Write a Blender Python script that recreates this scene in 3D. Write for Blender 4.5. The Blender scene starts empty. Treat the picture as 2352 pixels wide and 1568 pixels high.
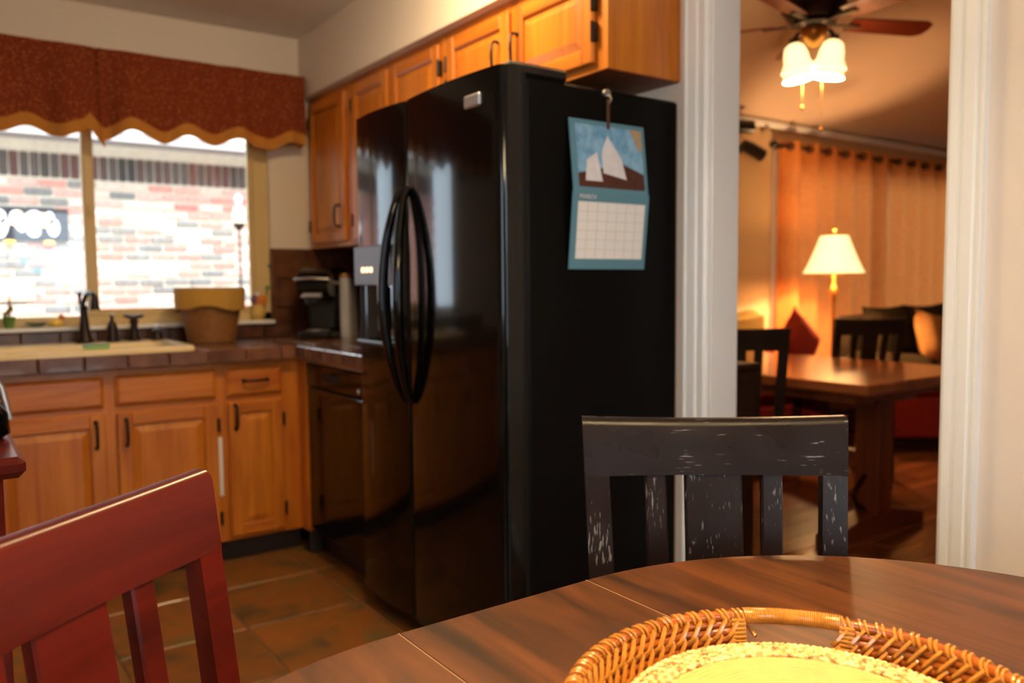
import bpy, bmesh, math, random
from mathutils import Vector, Matrix
random.seed(7)
SC = bpy.context.scene
COL = SC.collection
PI = math.pi

# ------------------------------------------------------------------ camera
cam_d = bpy.data.cameras.new('camera')
cam = bpy.data.objects.new('camera', cam_d)
COL.objects.link(cam)
CAMZ = 1.1832
rt = Vector((0.81463818, -0.5798956, -0.0092587))
up = Vector((0.04851546, 0.05222906, 0.99745595))
fw = Vector((0.57793675, 0.81301489, -0.07068169))
cam.matrix_world = Matrix(((rt.x, up.x, -fw.x, 0), (rt.y, up.y, -fw.y, 0), (rt.z, up.z, -fw.z, CAMZ), (0, 0, 0, 1)))
cam_d.sensor_fit = 'HORIZONTAL'
cam_d.sensor_width = 22.3
cam_d.lens = 1877.86 / 2352 * 22.3
cam_d.clip_start = 0.05
cam_d.dof.use_dof = True
cam_d.dof.focus_distance = 1.12
cam_d.dof.aperture_fstop = 2.2
SC.camera = cam

# ------------------------------------------------------------------ world, sun, exposure
SC.view_settings.view_transform = 'Standard'
SC.view_settings.look = 'None'
SC.view_settings.gamma = 1.0
SC.view_settings.use_curve_mapping = False
SC.view_settings.exposure = 0.98
SC.cycles.use_denoising = True
SC.cycles.max_bounces = 8
SC.cycles.sample_clamp_indirect = 8.0
SC.cycles.caustics_reflective = True
w = bpy.data.worlds.new('sky'); SC.world = w
w.use_nodes = True
bg = w.node_tree.nodes['Background']
bg.inputs[0].default_value = (0.74, 0.87, 1.0, 1)
bg.inputs[1].default_value = 3.6
sun_d = bpy.data.lights.new('sun', 'SUN')
sun_d.energy = 2.7
sun_d.angle = math.radians(0.6)
sun_d.color = (1.0, 0.96, 0.9)
sun = bpy.data.objects.new('sun', sun_d)
COL.objects.link(sun)
sun.rotation_euler = Vector((-0.18, 0.72, -0.67)).to_track_quat('-Z', 'Y').to_euler()

# ------------------------------------------------------------------ materials
def lin(c):
    return tuple(((x / 255) / 12.92 if x <= 10 else (((x / 255) + 0.055) / 1.055) ** 2.4) for x in c) + (1.0,)

def newmat(name):
    m = bpy.data.materials.new(name); m.use_nodes = True
    return m, m.node_tree.nodes, m.node_tree.links, m.node_tree.nodes['Principled BSDF']

def mat(name, c, rough=0.5, spec=0.5, metal=0.0, var=0.0, vscale=8.0, bump=0.0, bscale=200.0, coat=0.0, emit=0.0, ecol=None, sheen=0.0, trans=0.0):
    m, N, L, B = newmat(name)
    col = lin(c)
    B.inputs['Base Color'].default_value = col
    B.inputs['Roughness'].default_value = rough
    B.inputs['Specular IOR Level'].default_value = spec
    B.inputs['Metallic'].default_value = metal
    B.inputs['Coat Weight'].default_value = coat
    if sheen: B.inputs['Sheen Weight'].default_value = sheen
    if emit:
        B.inputs['Emission Color'].default_value = ecol or col
        B.inputs['Emission Strength'].default_value = emit
    tc = N.new('ShaderNodeTexCoord')
    nz = N.new('ShaderNodeTexNoise'); nz.inputs['Scale'].default_value = vscale; nz.inputs['Detail'].default_value = 4
    L.new(tc.outputs['Object'], nz.inputs['Vector'])
    mx = N.new('ShaderNodeMix'); mx.data_type = 'RGBA'; mx.blend_type = 'MULTIPLY'
    mx.inputs['A'].default_value = col
    cr = N.new('ShaderNodeValToRGB')
    lo = 1 - max(var, 0.02)
    cr.color_ramp.elements[0].color = (lo, lo, lo, 1); cr.color_ramp.elements[0].position = 0.3
    cr.color_ramp.elements[1].position = 0.7
    L.new(nz.outputs['Fac'], cr.inputs['Fac']); L.new(cr.outputs['Color'], mx.inputs['B'])
    mx.inputs['Factor'].default_value = 1.0
    L.new(mx.outputs['Result'], B.inputs['Base Color'])
    if bump:
        n2 = N.new('ShaderNodeTexNoise'); n2.inputs['Scale'].default_value = bscale
        L.new(tc.outputs['Object'], n2.inputs['Vector'])
        bp = N.new('ShaderNodeBump'); bp.inputs['Strength'].default_value = bump; bp.inputs['Distance'].default_value = 0.003
        L.new(n2.outputs['Fac'], bp.inputs['Height']); L.new(bp.outputs['Normal'], B.inputs['Normal'])
    return m

def wood(name, c1, c2, axis='z', rough=0.35, scale=1.0, coat=0.0, spec=0.5, knots=0.0, objvar=0.0, c3=None, wear=0.0, bump=0.05):
    """streaked wood: noise stretched along one axis"""
    m, N, L, B = newmat(name)
    B.inputs['Roughness'].default_value = rough
    B.inputs['Coat Weight'].default_value = coat
    B.inputs['Coat Roughness'].default_value = 0.12
    B.inputs['Specular IOR Level'].default_value = spec
    tc = N.new('ShaderNodeTexCoord'); mp = N.new('ShaderNodeMapping')
    L.new(tc.outputs['Object'], mp.inputs['Vector'])
    oi = N.new('ShaderNodeObjectInfo')
    va = N.new('ShaderNodeVectorMath'); va.operation = 'SCALE'; va.inputs[0].default_value = (3.1, 7.7, 5.3)
    L.new(oi.outputs['Random'], va.inputs['Scale'])
    L.new(va.outputs[0], mp.inputs['Location'])
    k = {'x': 0, 'y': 1, 'z': 2}[axis]
    s = [26 * scale] * 3; s[k] = 1.6 * scale
    mp.inputs['Scale'].default_value = s
    n1 = N.new('ShaderNodeTexNoise'); n1.inputs['Scale'].default_value = 1.0; n1.inputs['Detail'].default_value = 6
    n1.inputs['Roughness'].default_value = 0.6; n1.inputs['Distortion'].default_value = 0.6
    L.new(mp.outputs['Vector'], n1.inputs['Vector'])
    mp2 = N.new('ShaderNodeMapping'); s2 = [7 * scale] * 3; s2[k] = 1.1 * scale
    mp2.inputs['Scale'].default_value = s2
    L.new(tc.outputs['Object'], mp2.inputs['Vector']); L.new(va.outputs[0], mp2.inputs['Location'])
    n2 = N.new('ShaderNodeTexNoise'); n2.inputs['Scale'].default_value = 1.0; n2.inputs['Detail'].default_value = 3; n2.inputs['Distortion'].default_value = 1.2 + knots
    L.new(mp2.outputs['Vector'], n2.inputs['Vector'])
    ad = N.new('ShaderNodeMath'); ad.operation = 'ADD'
    h1 = N.new('ShaderNodeMath'); h1.operation = 'MULTIPLY'; h1.inputs[1].default_value = 0.5
    h2 = N.new('ShaderNodeMath'); h2.operation = 'MULTIPLY'; h2.inputs[1].default_value = 0.5
    L.new(n1.outputs['Fac'], h1.inputs[0]); L.new(n2.outputs['Fac'], h2.inputs[0])
    L.new(h1.outputs[0], ad.inputs[0]); L.new(h2.outputs[0], ad.inputs[1])
    cr = N.new('ShaderNodeValToRGB')
    cr.color_ramp.elements[0].position = 0.36; cr.color_ramp.elements[0].color = lin(c2)
    cr.color_ramp.elements[1].position = 0.64; cr.color_ramp.elements[1].color = lin(c1)
    if c3:
        e = cr.color_ramp.elements.new(0.8); e.color = lin(c3)
    L.new(ad.outputs[0], cr.inputs['Fac'])
    out = cr.outputs['Color']
    if objvar:
        hs = N.new('ShaderNodeHueSaturation')
        mr = N.new('ShaderNodeMapRange'); mr.inputs['To Min'].default_value = 1 - objvar; mr.inputs['To Max'].default_value = 1 + objvar
        L.new(oi.outputs['Random'], mr.inputs['Value']); L.new(mr.outputs['Result'], hs.inputs['Value'])
        L.new(out, hs.inputs['Color']); out = hs.outputs['Color']
    if wear:   # pale scuffs running down the grain
        mp3 = N.new('ShaderNodeMapping'); s3 = [260] * 3; s3[k] = 24
        mp3.inputs['Scale'].default_value = s3
        L.new(tc.outputs['Object'], mp3.inputs['Vector'])
        n3 = N.new('ShaderNodeTexNoise'); n3.inputs['Scale'].default_value = 1; n3.inputs['Detail'].default_value = 2
        L.new(mp3.outputs['Vector'], n3.inputs['Vector'])
        n4 = N.new('ShaderNodeTexNoise'); n4.inputs['Scale'].default_value = 11; n4.inputs['Detail'].default_value = 2
        L.new(tc.outputs['Object'], n4.inputs['Vector'])
        a3 = N.new('ShaderNodeMath'); a3.operation = 'MULTIPLY_ADD'; a3.inputs[1].default_value = 0.55; 
        L.new(n4.outputs['Fac'], a3.inputs[0]); L.new(n3.outputs['Fac'], a3.inputs[2])
        r3 = N.new('ShaderNodeMapRange'); r3.inputs['From Min'].default_value = 1.0 - 0.06 * wear; r3.inputs['From Max'].default_value = 1.06 - 0.06 * wear
        r3.inputs['To Max'].default_value = 0.75
        L.new(a3.outputs[0], r3.inputs['Value'])
        mx = N.new('ShaderNodeMix'); mx.data_type = 'RGBA'
        L.new(r3.outputs['Result'], mx.inputs['Factor']); L.new(out, mx.inputs['A']); mx.inputs['B'].default_value = lin((132, 126, 126))
        out = mx.outputs['Result']
        # cloudy dulling of the gloss
        rr = N.new('ShaderNodeMapRange'); rr.inputs['To Min'].default_value = rough - 0.08; rr.inputs['To Max'].default_value = rough + 0.22
        L.new(n4.outputs['Fac'], rr.inputs['Value']); L.new(rr.outputs['Result'], B.inputs['Roughness'])
    L.new(out, B.inputs['Base Color'])
    if bump:
        bp = N.new('ShaderNodeBump'); bp.inputs['Strength'].default_value = bump; bp.inputs['Distance'].default_value = 0.002
        L.new(n1.outputs['Fac'], bp.inputs['Height']); L.new(bp.outputs['Normal'], B.inputs['Normal'])
    return m

def mottled(name, cols, scale=6.0, rough=0.45, objvar=0.15, bump=0.15, coat=0.0):
    m, N, L, B = newmat(name)
    B.inputs['Roughness'].default_value = rough; B.inputs['Coat Weight'].default_value = coat
    tc = N.new('ShaderNodeTexCoord'); oi = N.new('ShaderNodeObjectInfo')
    va = N.new('ShaderNodeVectorMath'); va.operation = 'SCALE'; va.inputs[0].default_value = (13.1, 17.7, 9.3)
    L.new(oi.outputs['Random'], va.inputs['Scale'])
    vb = N.new('ShaderNodeVectorMath'); vb.operation = 'ADD'
    L.new(tc.outputs['Object'], vb.inputs[0]); L.new(va.outputs[0], vb.inputs[1])
    nz = N.new('ShaderNodeTexNoise'); nz.inputs['Scale'].default_value = scale; nz.inputs['Detail'].default_value = 5; nz.inputs['Distortion'].default_value = 0.5
    L.new(vb.outputs[0], nz.inputs['Vector'])
    cr = N.new('ShaderNodeValToRGB'); n = len(cols)
    els = cr.color_ramp.elements
    while len(els) < n: els.new(0.5)
    for i, c in enumerate(cols):
        els[i].position = 0.32 + 0.36 * i / (n - 1); els[i].color = lin(c)
    L.new(nz.outputs['Fac'], cr.inputs['Fac'])
    hs = N.new('ShaderNodeHueSaturation'); mr = N.new('ShaderNodeMapRange')
    mr.inputs['To Min'].default_value = 1 - objvar; mr.inputs['To Max'].default_value = 1 + objvar
    L.new(oi.outputs['Random'], mr.inputs['Value']); L.new(mr.outputs['Result'], hs.inputs['Value']); L.new(cr.outputs['Color'], hs.inputs['Color'])
    L.new(hs.outputs['Color'], B.inputs['Base Color'])
    if bump:
        bp = N.new('ShaderNodeBump'); bp.inputs['Strength'].default_value = bump; bp.inputs['Distance'].default_value = 0.004
        L.new(nz.outputs['Fac'], bp.inputs['Height']); L.new(bp.outputs['Normal'], B.inputs['Normal'])
    return m

def palette(name, cols, rough=0.8, seedmul=1.0, var=0.25):
    """one of several colours per object (bricks)"""
    m, N, L, B = newmat(name); B.inputs['Roughness'].default_value = rough
    oi = N.new('ShaderNodeObjectInfo'); cr = N.new('ShaderNodeValToRGB'); cr.color_ramp.interpolation = 'CONSTANT'
    els = cr.color_ramp.elements
    while len(els) < len(cols): els.new(0.5)
    for i, c in enumerate(cols): els[i].position = i / len(cols); els[i].color = lin(c)
    L.new(oi.outputs['Random'], cr.inputs['Fac'])
    tc = N.new('ShaderNodeTexCoord'); nz = N.new('ShaderNodeTexNoise'); nz.inputs['Scale'].default_value = 40; nz.inputs['Detail'].default_value = 5
    L.new(tc.outputs['Object'], nz.inputs['Vector'])
    mx = N.new('ShaderNodeMix'); mx.data_type = 'RGBA'; mx.blend_type = 'MULTIPLY'; mx.inputs['Factor'].default_value = 1
    c2 = N.new('ShaderNodeValToRGB'); c2.color_ramp.elements[0].color = (1 - var,) * 3 + (1,); c2.color_ramp.elements[0].position = 0.35; c2.color_ramp.elements[1].position = 0.6
    L.new(nz.outputs['Fac'], c2.inputs['Fac'])
    L.new(cr.outputs['Color'], mx.inputs['A']); L.new(c2.outputs['Color'], mx.inputs['B']); L.new(mx.outputs['Result'], B.inputs['Base Color'])
    return m

def glassmat(name, tint=(1, 1, 1, 1), ior=1.45):
    m, N, L, B = newmat(name)
    N.remove(B); o = N['Material Output']
    t = N.new('ShaderNodeBsdfTransparent'); t.inputs[0].default_value = tint
    g = N.new('ShaderNodeBsdfGlossy'); g.inputs['Roughness'].default_value = 0.02
    f = N.new('ShaderNodeFresnel'); f.inputs[0].default_value = ior
    mx = N.new('ShaderNodeMixShader')
    L.new(f.outputs[0], mx.inputs[0]); L.new(t.outputs[0], mx.inputs[1]); L.new(g.outputs[0], mx.inputs[2]); L.new(mx.outputs[0], o.inputs[0])
    return m

def cloth(name, c, c2=None, dots=False, translucent=0.0, scale=60.0, stripe=None):
    m, N, L, B = newmat(name)
    B.inputs['Roughness'].default_value = 0.9; B.inputs['Specular IOR Level'].default_value = 0.15
    tc = N.new('ShaderNodeTexCoord')
    nz = N.new('ShaderNodeTexNoise'); nz.inputs['Scale'].default_value = scale; nz.inputs['Detail'].default_value = 3
    L.new(tc.outputs['Object'], nz.inputs['Vector'])
    mx = N.new('ShaderNodeMix'); mx.data_type = 'RGBA'
    mx.inputs['A'].default_value = lin(c); mx.inputs['B'].default_value = lin(c2 or tuple(int(x * 0.8) for x in c))
    if dots:
        vo = N.new('ShaderNodeTexVoronoi'); vo.inputs['Scale'].default_value = scale
        L.new(tc.outputs['Object'], vo.inputs['Vector'])
        r = N.new('ShaderNodeMapRange'); r.inputs['From Min'].default_value = 0.32; r.inputs['From Max'].default_value = 0.2
        L.new(vo.outputs['Distance'], r.inputs['Value']); L.new(r.outputs['Result'], mx.inputs['Factor'])
    else:
        L.new(nz.outputs['Fac'], mx.inputs['Factor'])
    L.new(mx.outputs['Result'], B.inputs['Base Color'])
    bp = N.new('ShaderNodeBump'); bp.inputs['Strength'].default_value = 0.15; bp.inputs['Distance'].default_value = 0.002
    L.new(nz.outputs['Fac'], bp.inputs['Height']); L.new(bp.outputs['Normal'], B.inputs['Normal'])
    if translucent:
        o = N['Material Output']; tr = N.new('ShaderNodeBsdfTranslucent'); ms = N.new('ShaderNodeMixShader'); ms.inputs[0].default_value = translucent
        L.new(mx.outputs['Result'], tr.inputs['Color'])
        L.new(B.outputs[0], ms.inputs[1]); L.new(tr.outputs[0], ms.inputs[2]); L.new(ms.outputs[0], o.inputs[0])
    return m

M = {}
M['wall'] = mat('wall_paint', (226, 213, 203), 0.8, 0.2, var=0.03, vscale=2, bump=0.08, bscale=120)
M['ceil'] = mat('ceiling_paint', (226, 219, 212), 0.9, 0.1, var=0.04, vscale=3, bump=0.25, bscale=90)
M['tanwall'] = mat('tan_wall_paint', (206, 176, 140), 0.85, 0.15, var=0.04, vscale=2, bump=0.08, bscale=120)
M['livceil'] = mat('warm_ceiling_paint', (206, 180, 156), 0.9, 0.1, var=0.04, vscale=2, bump=0.2, bscale=90)
M['trim'] = mat('white_gloss_trim', (238, 238, 240), 0.3, 0.5, var=0.02, vscale=5)
M['oak_z'] = wood('oak_grain_upright', (214, 132, 40), (170, 88, 21), 'z', 0.35, 1.0, coat=0.25)
M['oak_x'] = wood('oak_grain_level', (212, 128, 38), (168, 86, 21), 'x', 0.35, 1.0, coat=0.25)
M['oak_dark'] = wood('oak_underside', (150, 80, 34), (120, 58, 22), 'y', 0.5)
M['red'] = wood('cherry_stain', (108, 28, 17), (68, 15, 9), 'x', 0.26, 0.6, spec=0.3, coat=0.0, bump=0.02)
M['blackwood'] = wood('worn_espresso_stain', (36, 23, 21), (22, 14, 13), 'z', 0.26, 0.7, spec=0.3, coat=0.0, wear=1.15, bump=0.02)
M['blackwood_x'] = wood('worn_espresso_stain_rail', (34, 21, 20), (22, 14, 13), 'x', 0.24, 0.7, spec=0.25, coat=0.0, wear=0.3, bump=0.02)
M['espresso'] = wood('espresso_stain', (34, 20, 18), (20, 12, 12), 'z', 0.35, 0.7, coat=0.2)
M['tabletop'] = wood('walnut_tabletop', (112, 62, 28), (54, 29, 14), 'y', 0.40, 1.0, spec=0.3, coat=0.0, knots=2.0, objvar=0.05, c3=(132, 80, 38), bump=0.03)
M['tableleg'] = wood('walnut_base', (84, 48, 28), (50, 28, 18), 'z', 0.35, 1.0)
M['cane_dark'] = mat('dark_cane_bottom', (70, 38, 16), 0.6, 0.25, var=0.3, vscale=60)
M['livtable'] = wood('honey_brown_tabletop', (170, 96, 52), (128, 66, 34), 'y', 0.22, 0.6, coat=0.5)
M['livtable_z'] = wood('brown_trestle', (132, 64, 30), (92, 40, 18), 'z', 0.35, 0.6)
M['plank'] = wood('plank_floor', (148, 84, 40), (84, 40, 18), 'x', 0.25, 0.6, coat=0.25, objvar=0.22)
M['blackgloss'] = mat('gloss_black_enamel', (8, 7, 7), 0.11, 0.24, var=0.02, coat=0.2)
M['blacktex'] = mat('textured_black_steel', (8, 7, 7), 0.4, 0.12, var=0.05, bump=0.25, bscale=420)
M['blackplastic'] = mat('black_plastic', (16, 15, 15), 0.3, 0.5, var=0.05)
M['greyplastic'] = mat('grey_control_plastic', (48, 46, 43), 0.4, 0.5, var=0.03)
M['silver'] = mat('brushed_silver', (196, 194, 196), 0.32, 0.5, metal=0.85, var=0.05)
M['silverplastic'] = mat('silver_grey_plastic', (190, 188, 194), 0.35, 0.5, var=0.03)
M['bronze'] = mat('oil_rubbed_bronze', (48, 34, 30), 0.35, 0.6, metal=0.6, var=0.15, vscale=30)
M['brass'] = mat('aged_brass', (190, 130, 60), 0.3, 0.6, metal=0.8, var=0.1, vscale=20)
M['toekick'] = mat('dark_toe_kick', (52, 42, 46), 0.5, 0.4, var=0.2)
M['slate'] = mottled('slate_floor_tile', [(76, 62, 44), (120, 80, 40), (140, 84, 38), (108, 88, 52)], 5.0, 0.38, 0.18, 0.25, coat=0.1)
M['grout'] = mat('tan_grout', (118, 90, 62), 0.85, 0.2, var=0.15, vscale=20)
M['ctile'] = mottled('brown_counter_tile', [(84, 52, 40), (112, 72, 54), (128, 86, 64)], 9.0, 0.22, 0.12, 0.06, coat=0.3)
M['btile'] = mottled('brown_splash_tile', [(64, 38, 28), (92, 54, 38), (104, 66, 46)], 9.0, 0.3, 0.15, 0.06, coat=0.2)
M['cgrout'] = mat('dark_brown_grout', (70, 48, 38), 0.8, 0.2, var=0.1)
M['sink'] = mat('cream_enamel_sink', (238, 214, 170), 0.2, 0.5, var=0.02, coat=0.3)
M['winframe'] = mat('tan_vinyl_window_frame', (214, 186, 134), 0.45, 0.4, var=0.04)
M['glass'] = glassmat('window_glass', (0.97, 0.985, 0.98, 1))
M['valance'] = cloth('rust_floral_cloth', (122, 52, 28), (172, 104, 62), dots=True, scale=84)
M['band'] = cloth('tan_band_cloth', (196, 134, 62), (176, 112, 46), scale=40)
M['curtain'] = cloth('amber_curtain_cloth', (232, 152, 82), (206, 124, 60), translucent=0.35, scale=30)
M['brick'] = palette('mixed_clay_brick', [(204, 142, 130), (210, 160, 148), (136, 130, 126), (218, 188, 172), (198, 130, 120), (126, 122, 120), (218, 170, 158), (226, 204, 190)], 0.85)
M['brick_shaded'] = palette('eave_shaded_soldier_brick', [(88, 66, 62), (70, 62, 60), (96, 62, 58), (58, 54, 54), (84, 74, 70)], 0.85)  # soldier bricks darkened in colour to carry the eave's shade
M['mortar'] = mat('pale_mortar', (226, 214, 196), 0.9, 0.1, var=0.12, vscale=25)
M['white_paint'] = mat('white_painted_wood', (236, 236, 236), 0.5, 0.3, var=0.03)
M['shingle'] = mat('grey_roof_shingle', (128, 132, 136), 0.9, 0.1, var=0.3, vscale=14)
M['concrete'] = mat('pale_concrete', (200, 194, 184), 0.9, 0.1, var=0.15, vscale=5)
M['wicker'] = mat('brown_wicker', (150, 98, 50), 0.6, 0.3, var=0.35, vscale=70, bump=0.3, bscale=160)
M['liner'] = cloth('tan_burlap_liner', (196, 150, 72), (176, 130, 58), scale=90)
M['cane'] = mat('amber_lacquered_cane', (186, 94, 22), 0.3, 0.4, var=0.45, vscale=45, coat=0.5)
M['cane_pale'] = mat('pale_lacquered_cane', (222, 146, 56), 0.22, 0.5, var=0.3, vscale=60, coat=0.5)
M['mat_yellow'] = mat('yellow_paper_braid', (240, 206, 126), 0.7, 0.3, var=0.12, vscale=60, bump=0.4, bscale=350)
M['mat_fleck'] = mottled('flecked_paper_braid', [(140, 88, 50), (240, 208, 132), (250, 232, 180)], 130.0, 0.7, 0.05, 0.1)
M['redcloth'] = cloth('brick_red_upholstery', (146, 44, 30), (118, 32, 24), scale=25)
M['olive'] = cloth('dark_olive_upholstery', (56, 44, 26), (40, 30, 20), scale=20)
M['tancushion'] = cloth('tan_cushion_cloth', (200, 150, 92), (150, 96, 52), scale=9)
M['cream'] = cloth('cream_throw_cloth', (232, 200, 124), (200, 160, 84), scale=14)
M['fanwood'] = wood('cherry_fan_blade', (150, 50, 22), (112, 32, 14), 'x', 0.3, 0.6, coat=0.3)
M['paper'] = mat('white_paper', (236, 234, 234), 0.7, 0.2, var=0.02)
M['bluecard'] = mat('teal_blue_card', (96, 140, 160), 0.5, 0.3, var=0.04)
M['sea'] = mottled('printed_sea', [(96, 150, 196), (124, 174, 214), (150, 196, 224)], 30.0, 0.4, 0.0, 0.0)
M['printbrown'] = mat('printed_brown', (92, 56, 44), 0.5, 0.3, var=0.3, vscale=60)
M['printwhite'] = mat('printed_white', (228, 226, 236), 0.5, 0.3, var=0.12, vscale=40)
M['printtan'] = mat('printed_tan', (186, 160, 130), 0.5, 0.3, var=0.2, vscale=60)
M['gridgrey'] = mat('printed_grey_rule', (200, 200, 204), 0.7, 0.2)
M['signblack'] = mat('black_sign_board', (38, 38, 46), 0.6, 0.3, var=0.1)
M['orange'] = mat('pale_orange_card', (246, 196, 156), 0.6, 0.3, var=0.08, vscale=20)
M['greybox'] = mat('grey_vinyl_cover', (150, 146, 148), 0.7, 0.3, var=0.12, vscale=6)
M['pinkplate'] = mat('ivory_outlet_plate', (244, 190, 170), 0.4, 0.4, var=0.03)
M['teal'] = mat('teal_glaze', (90, 170, 170), 0.3, 0.5, var=0.2, vscale=20)
M['green'] = mat('leaf_green', (110, 150, 70), 0.5, 0.4, var=0.3, vscale=30)
M['yellowglaze'] = mat('yellow_glaze', (250, 206, 90), 0.25, 0.5, var=0.1)
M['orangeglaze'] = mat('orange_glaze', (232, 140, 60), 0.3, 0.5, var=0.25, vscale=40)
M['violet'] = mat('violet_glaze', (130, 96, 120), 0.4, 0.4, var=0.2, vscale=30)
M['aqua'] = glassmat('aqua_glass', (0.72, 0.9, 0.95, 1))
M['dark'] = mat('dark_recess', (14, 13, 13), 0.6, 0.3)
M['seatpad'] = mat('black_leatherette', (18, 14, 14), 0.7, 0.2, var=0.1)

def lampmat(name, c, strength, base=(250, 240, 220)):
    m, N, L, B = newmat(name)
    B.inputs['Base Color'].default_value = lin(base); B.inputs['Roughness'].default_value = 0.35
    B.inputs['Emission Color'].default_value = (*c, 1)
    lw = N.new('ShaderNodeLayerWeight'); lw.inputs[0].default_value = 0.35
    mr = N.new('ShaderNodeMapRange'); mr.inputs['To Min'].default_value = strength; mr.inputs['To Max'].default_value = strength * 0.45
    L.new(lw.outputs['Facing'], mr.inputs['Value']); L.new(mr.outputs['Result'], B.inputs['Emission Strength'])
    return m
M['shade'] = lampmat('lit_cloth_shade', (1.0, 0.70, 0.28), 1.15)
M['bell'] = lampmat('lit_frosted_glass', (1.0, 0.76, 0.34), 1.15)
M['dome'] = lampmat('lit_opal_dome', (1.0, 0.72, 0.36), 46.0)
M['chand'] = lampmat('lit_amber_bell', (1.0, 0.76, 0.42), 21.5)
M['led'] = mat('lit_display', (255, 210, 160), 0.4, 0.4, emit=1.2)

# ------------------------------------------------------------------ mesh builder
class MB:
    def __init__(s): s.v = []; s.f = []
    def add(s, vs, fs):
        o = len(s.v); s.v += [tuple(v) for v in vs]; s.f += [tuple(i + o for i in f) for f in fs]; return s
    def box(s, x0, y0, z0, x1, y1, z1, b=0.0):
        x0, x1 = sorted((x0, x1)); y0, y1 = sorted((y0, y1)); z0, z1 = sorted((z0, z1))
        b = min(b, (x1 - x0) * .45, (y1 - y0) * .45, (z1 - z0) * .45)
        if b <= 0:
            return s.add([(x0, y0, z0), (x1, y0, z0), (x1, y1, z0), (x0, y1, z0), (x0, y0, z1), (x1, y0, z1), (x1, y1, z1), (x0, y1, z1)],
                         [(0, 3, 2, 1), (4, 5, 6, 7), (0, 1, 5, 4), (1, 2, 6, 5), (2, 3, 7, 6), (3, 0, 4, 7)])
        X = (x0, x1); Y = (y0, y1); Z = (z0, z1); vs = []; idx = {}
        for i in (0, 1):
            for j in (0, 1):
                for k in (0, 1):
                    sx, sy, sz = (1 - 2 * i) * b, (1 - 2 * j) * b, (1 - 2 * k) * b
                    for a, p in (('x', (X[i], Y[j] + sy, Z[k] + sz)), ('y', (X[i] + sx, Y[j], Z[k] + sz)), ('z', (X[i] + sx, Y[j] + sy, Z[k]))):
                        idx[(i, j, k, a)] = len(vs); vs.append(p)
        F = []
        def q(*ks): F.append([idx[k] for k in ks])
        for e in (0, 1):
            q((e, 0, 0, 'x'), (e, 1, 0, 'x'), (e, 1, 1, 'x'), (e, 0, 1, 'x'))
            q((0, e, 0, 'y'), (1, e, 0, 'y'), (1, e, 1, 'y'), (0, e, 1, 'y'))
            q((0, 0, e, 'z'), (1, 0, e, 'z'), (1, 1, e, 'z'), (0, 1, e, 'z'))
        for a in (0, 1):
            for c in (0, 1):
                q((a, c, 0, 'x'), (a, c, 1, 'x'), (a, c, 1, 'y'), (a, c, 0, 'y'))
                q((a, 0, c, 'x'), (a, 1, c, 'x'), (a, 1, c, 'z'), (a, 0, c, 'z'))
                q((0, a, c, 'y'), (1, a, c, 'y'), (1, a, c, 'z'), (0, a, c, 'z'))
        for i in (0, 1):
            for j in (0, 1):
                for k in (0, 1): q((i, j, k, 'x'), (i, j, k, 'y'), (i, j, k, 'z'))
        cc = Vector(((x0 + x1) / 2, (y0 + y1) / 2, (z0 + z1) / 2))
        G = []
        for f in F:
            p = [Vector(vs[i]) for i in f]; n = (p[1] - p[0]).cross(p[2] - p[0]); c = sum(p, Vector()) / len(p)
            G.append(f if n.dot(c - cc) > 0 else f[::-1])
        return s.add(vs, G)
    def tube(s, pts, r, n=8, closed=False, cap=True, flat=None):
        P = [Vector(p) for p in pts]; m = len(P); R = r if isinstance(r, (list, tuple)) else [r] * m
        vs = []; fs = []; prev = None
        for i in range(m):
            a = P[(i - 1) % m] if (closed or i > 0) else P[i]; c = P[(i + 1) % m] if (closed or i < m - 1) else P[i]
            t = (c - a).normalized()
            if prev is None:
                u = t.orthogonal().normalized()
                if flat is not None:
                    fu = Vector(flat) - t * t.dot(Vector(flat))
                    if fu.length > 1e-6: u = fu.normalized()
            else:
                u = prev - t * prev.dot(t); u.normalize()
            prev = u; wv = t.cross(u)
            for k in range(n):
                an = 2 * PI * k / n; vs.append(P[i] + (u * math.cos(an) + wv * math.sin(an)) * R[i])
        for i in range(m if closed else m - 1):
            j = (i + 1) % m
            for k in range(n):
                l = (k + 1) % n; fs.append((i * n + k, i * n + l, j * n + l, j * n + k))
        if cap and not closed:
            fs.append(tuple(range(n))[::-1]); fs.append(tuple((m - 1) * n + k for k in range(n)))
        return s.add(vs, fs)
    def cyl(s, p0, p1, r0, r1=None, n=16): return s.tube([p0, p1], [r0, r0 if r1 is None else r1], n)
    def lathe(s, prof, c=(0, 0, 0), n=24, capb=True, capt=True, a0=0.0, a1=2 * PI, sx=1.0, sy=1.0):
        full = abs(a1 - a0 - 2 * PI) < 1e-6; k = n if full else n + 1
        vs = []; fs = []
        for r, z in prof:
            for i in range(k):
                a = a0 + (a1 - a0) * i / n
                vs.append((c[0] + r * math.cos(a) * sx, c[1] + r * math.sin(a) * sy, c[2] + z))
        for j in range(len(prof) - 1):
            for i in range(n):
                l = (i + 1) % k; fs.append((j * k + i, j * k + l, (j + 1) * k + l, (j + 1) * k + i))
        if full and capb: fs.append(tuple(range(k))[::-1])
        if full and capt: fs.append(tuple((len(prof) - 1) * k + i for i in range(k)))
        return s.add(vs, fs)
    def prism(s, poly, lo, hi, axis='z'):
        n = len(poly)
        def P(a, b, h): return {'z': (a, b, h), 'y': (a, h, b), 'x': (h, a, b)}[axis]
        vs = [P(a, b, lo) for a, b in poly] + [P(a, b, hi) for a, b in poly]
        fs = [tuple(range(n))[::-1], tuple(range(n, 2 * n))] + [(i, (i + 1) % n, n + (i + 1) % n, n + i) for i in range(n)]
        return s.add(vs, fs)
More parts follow.
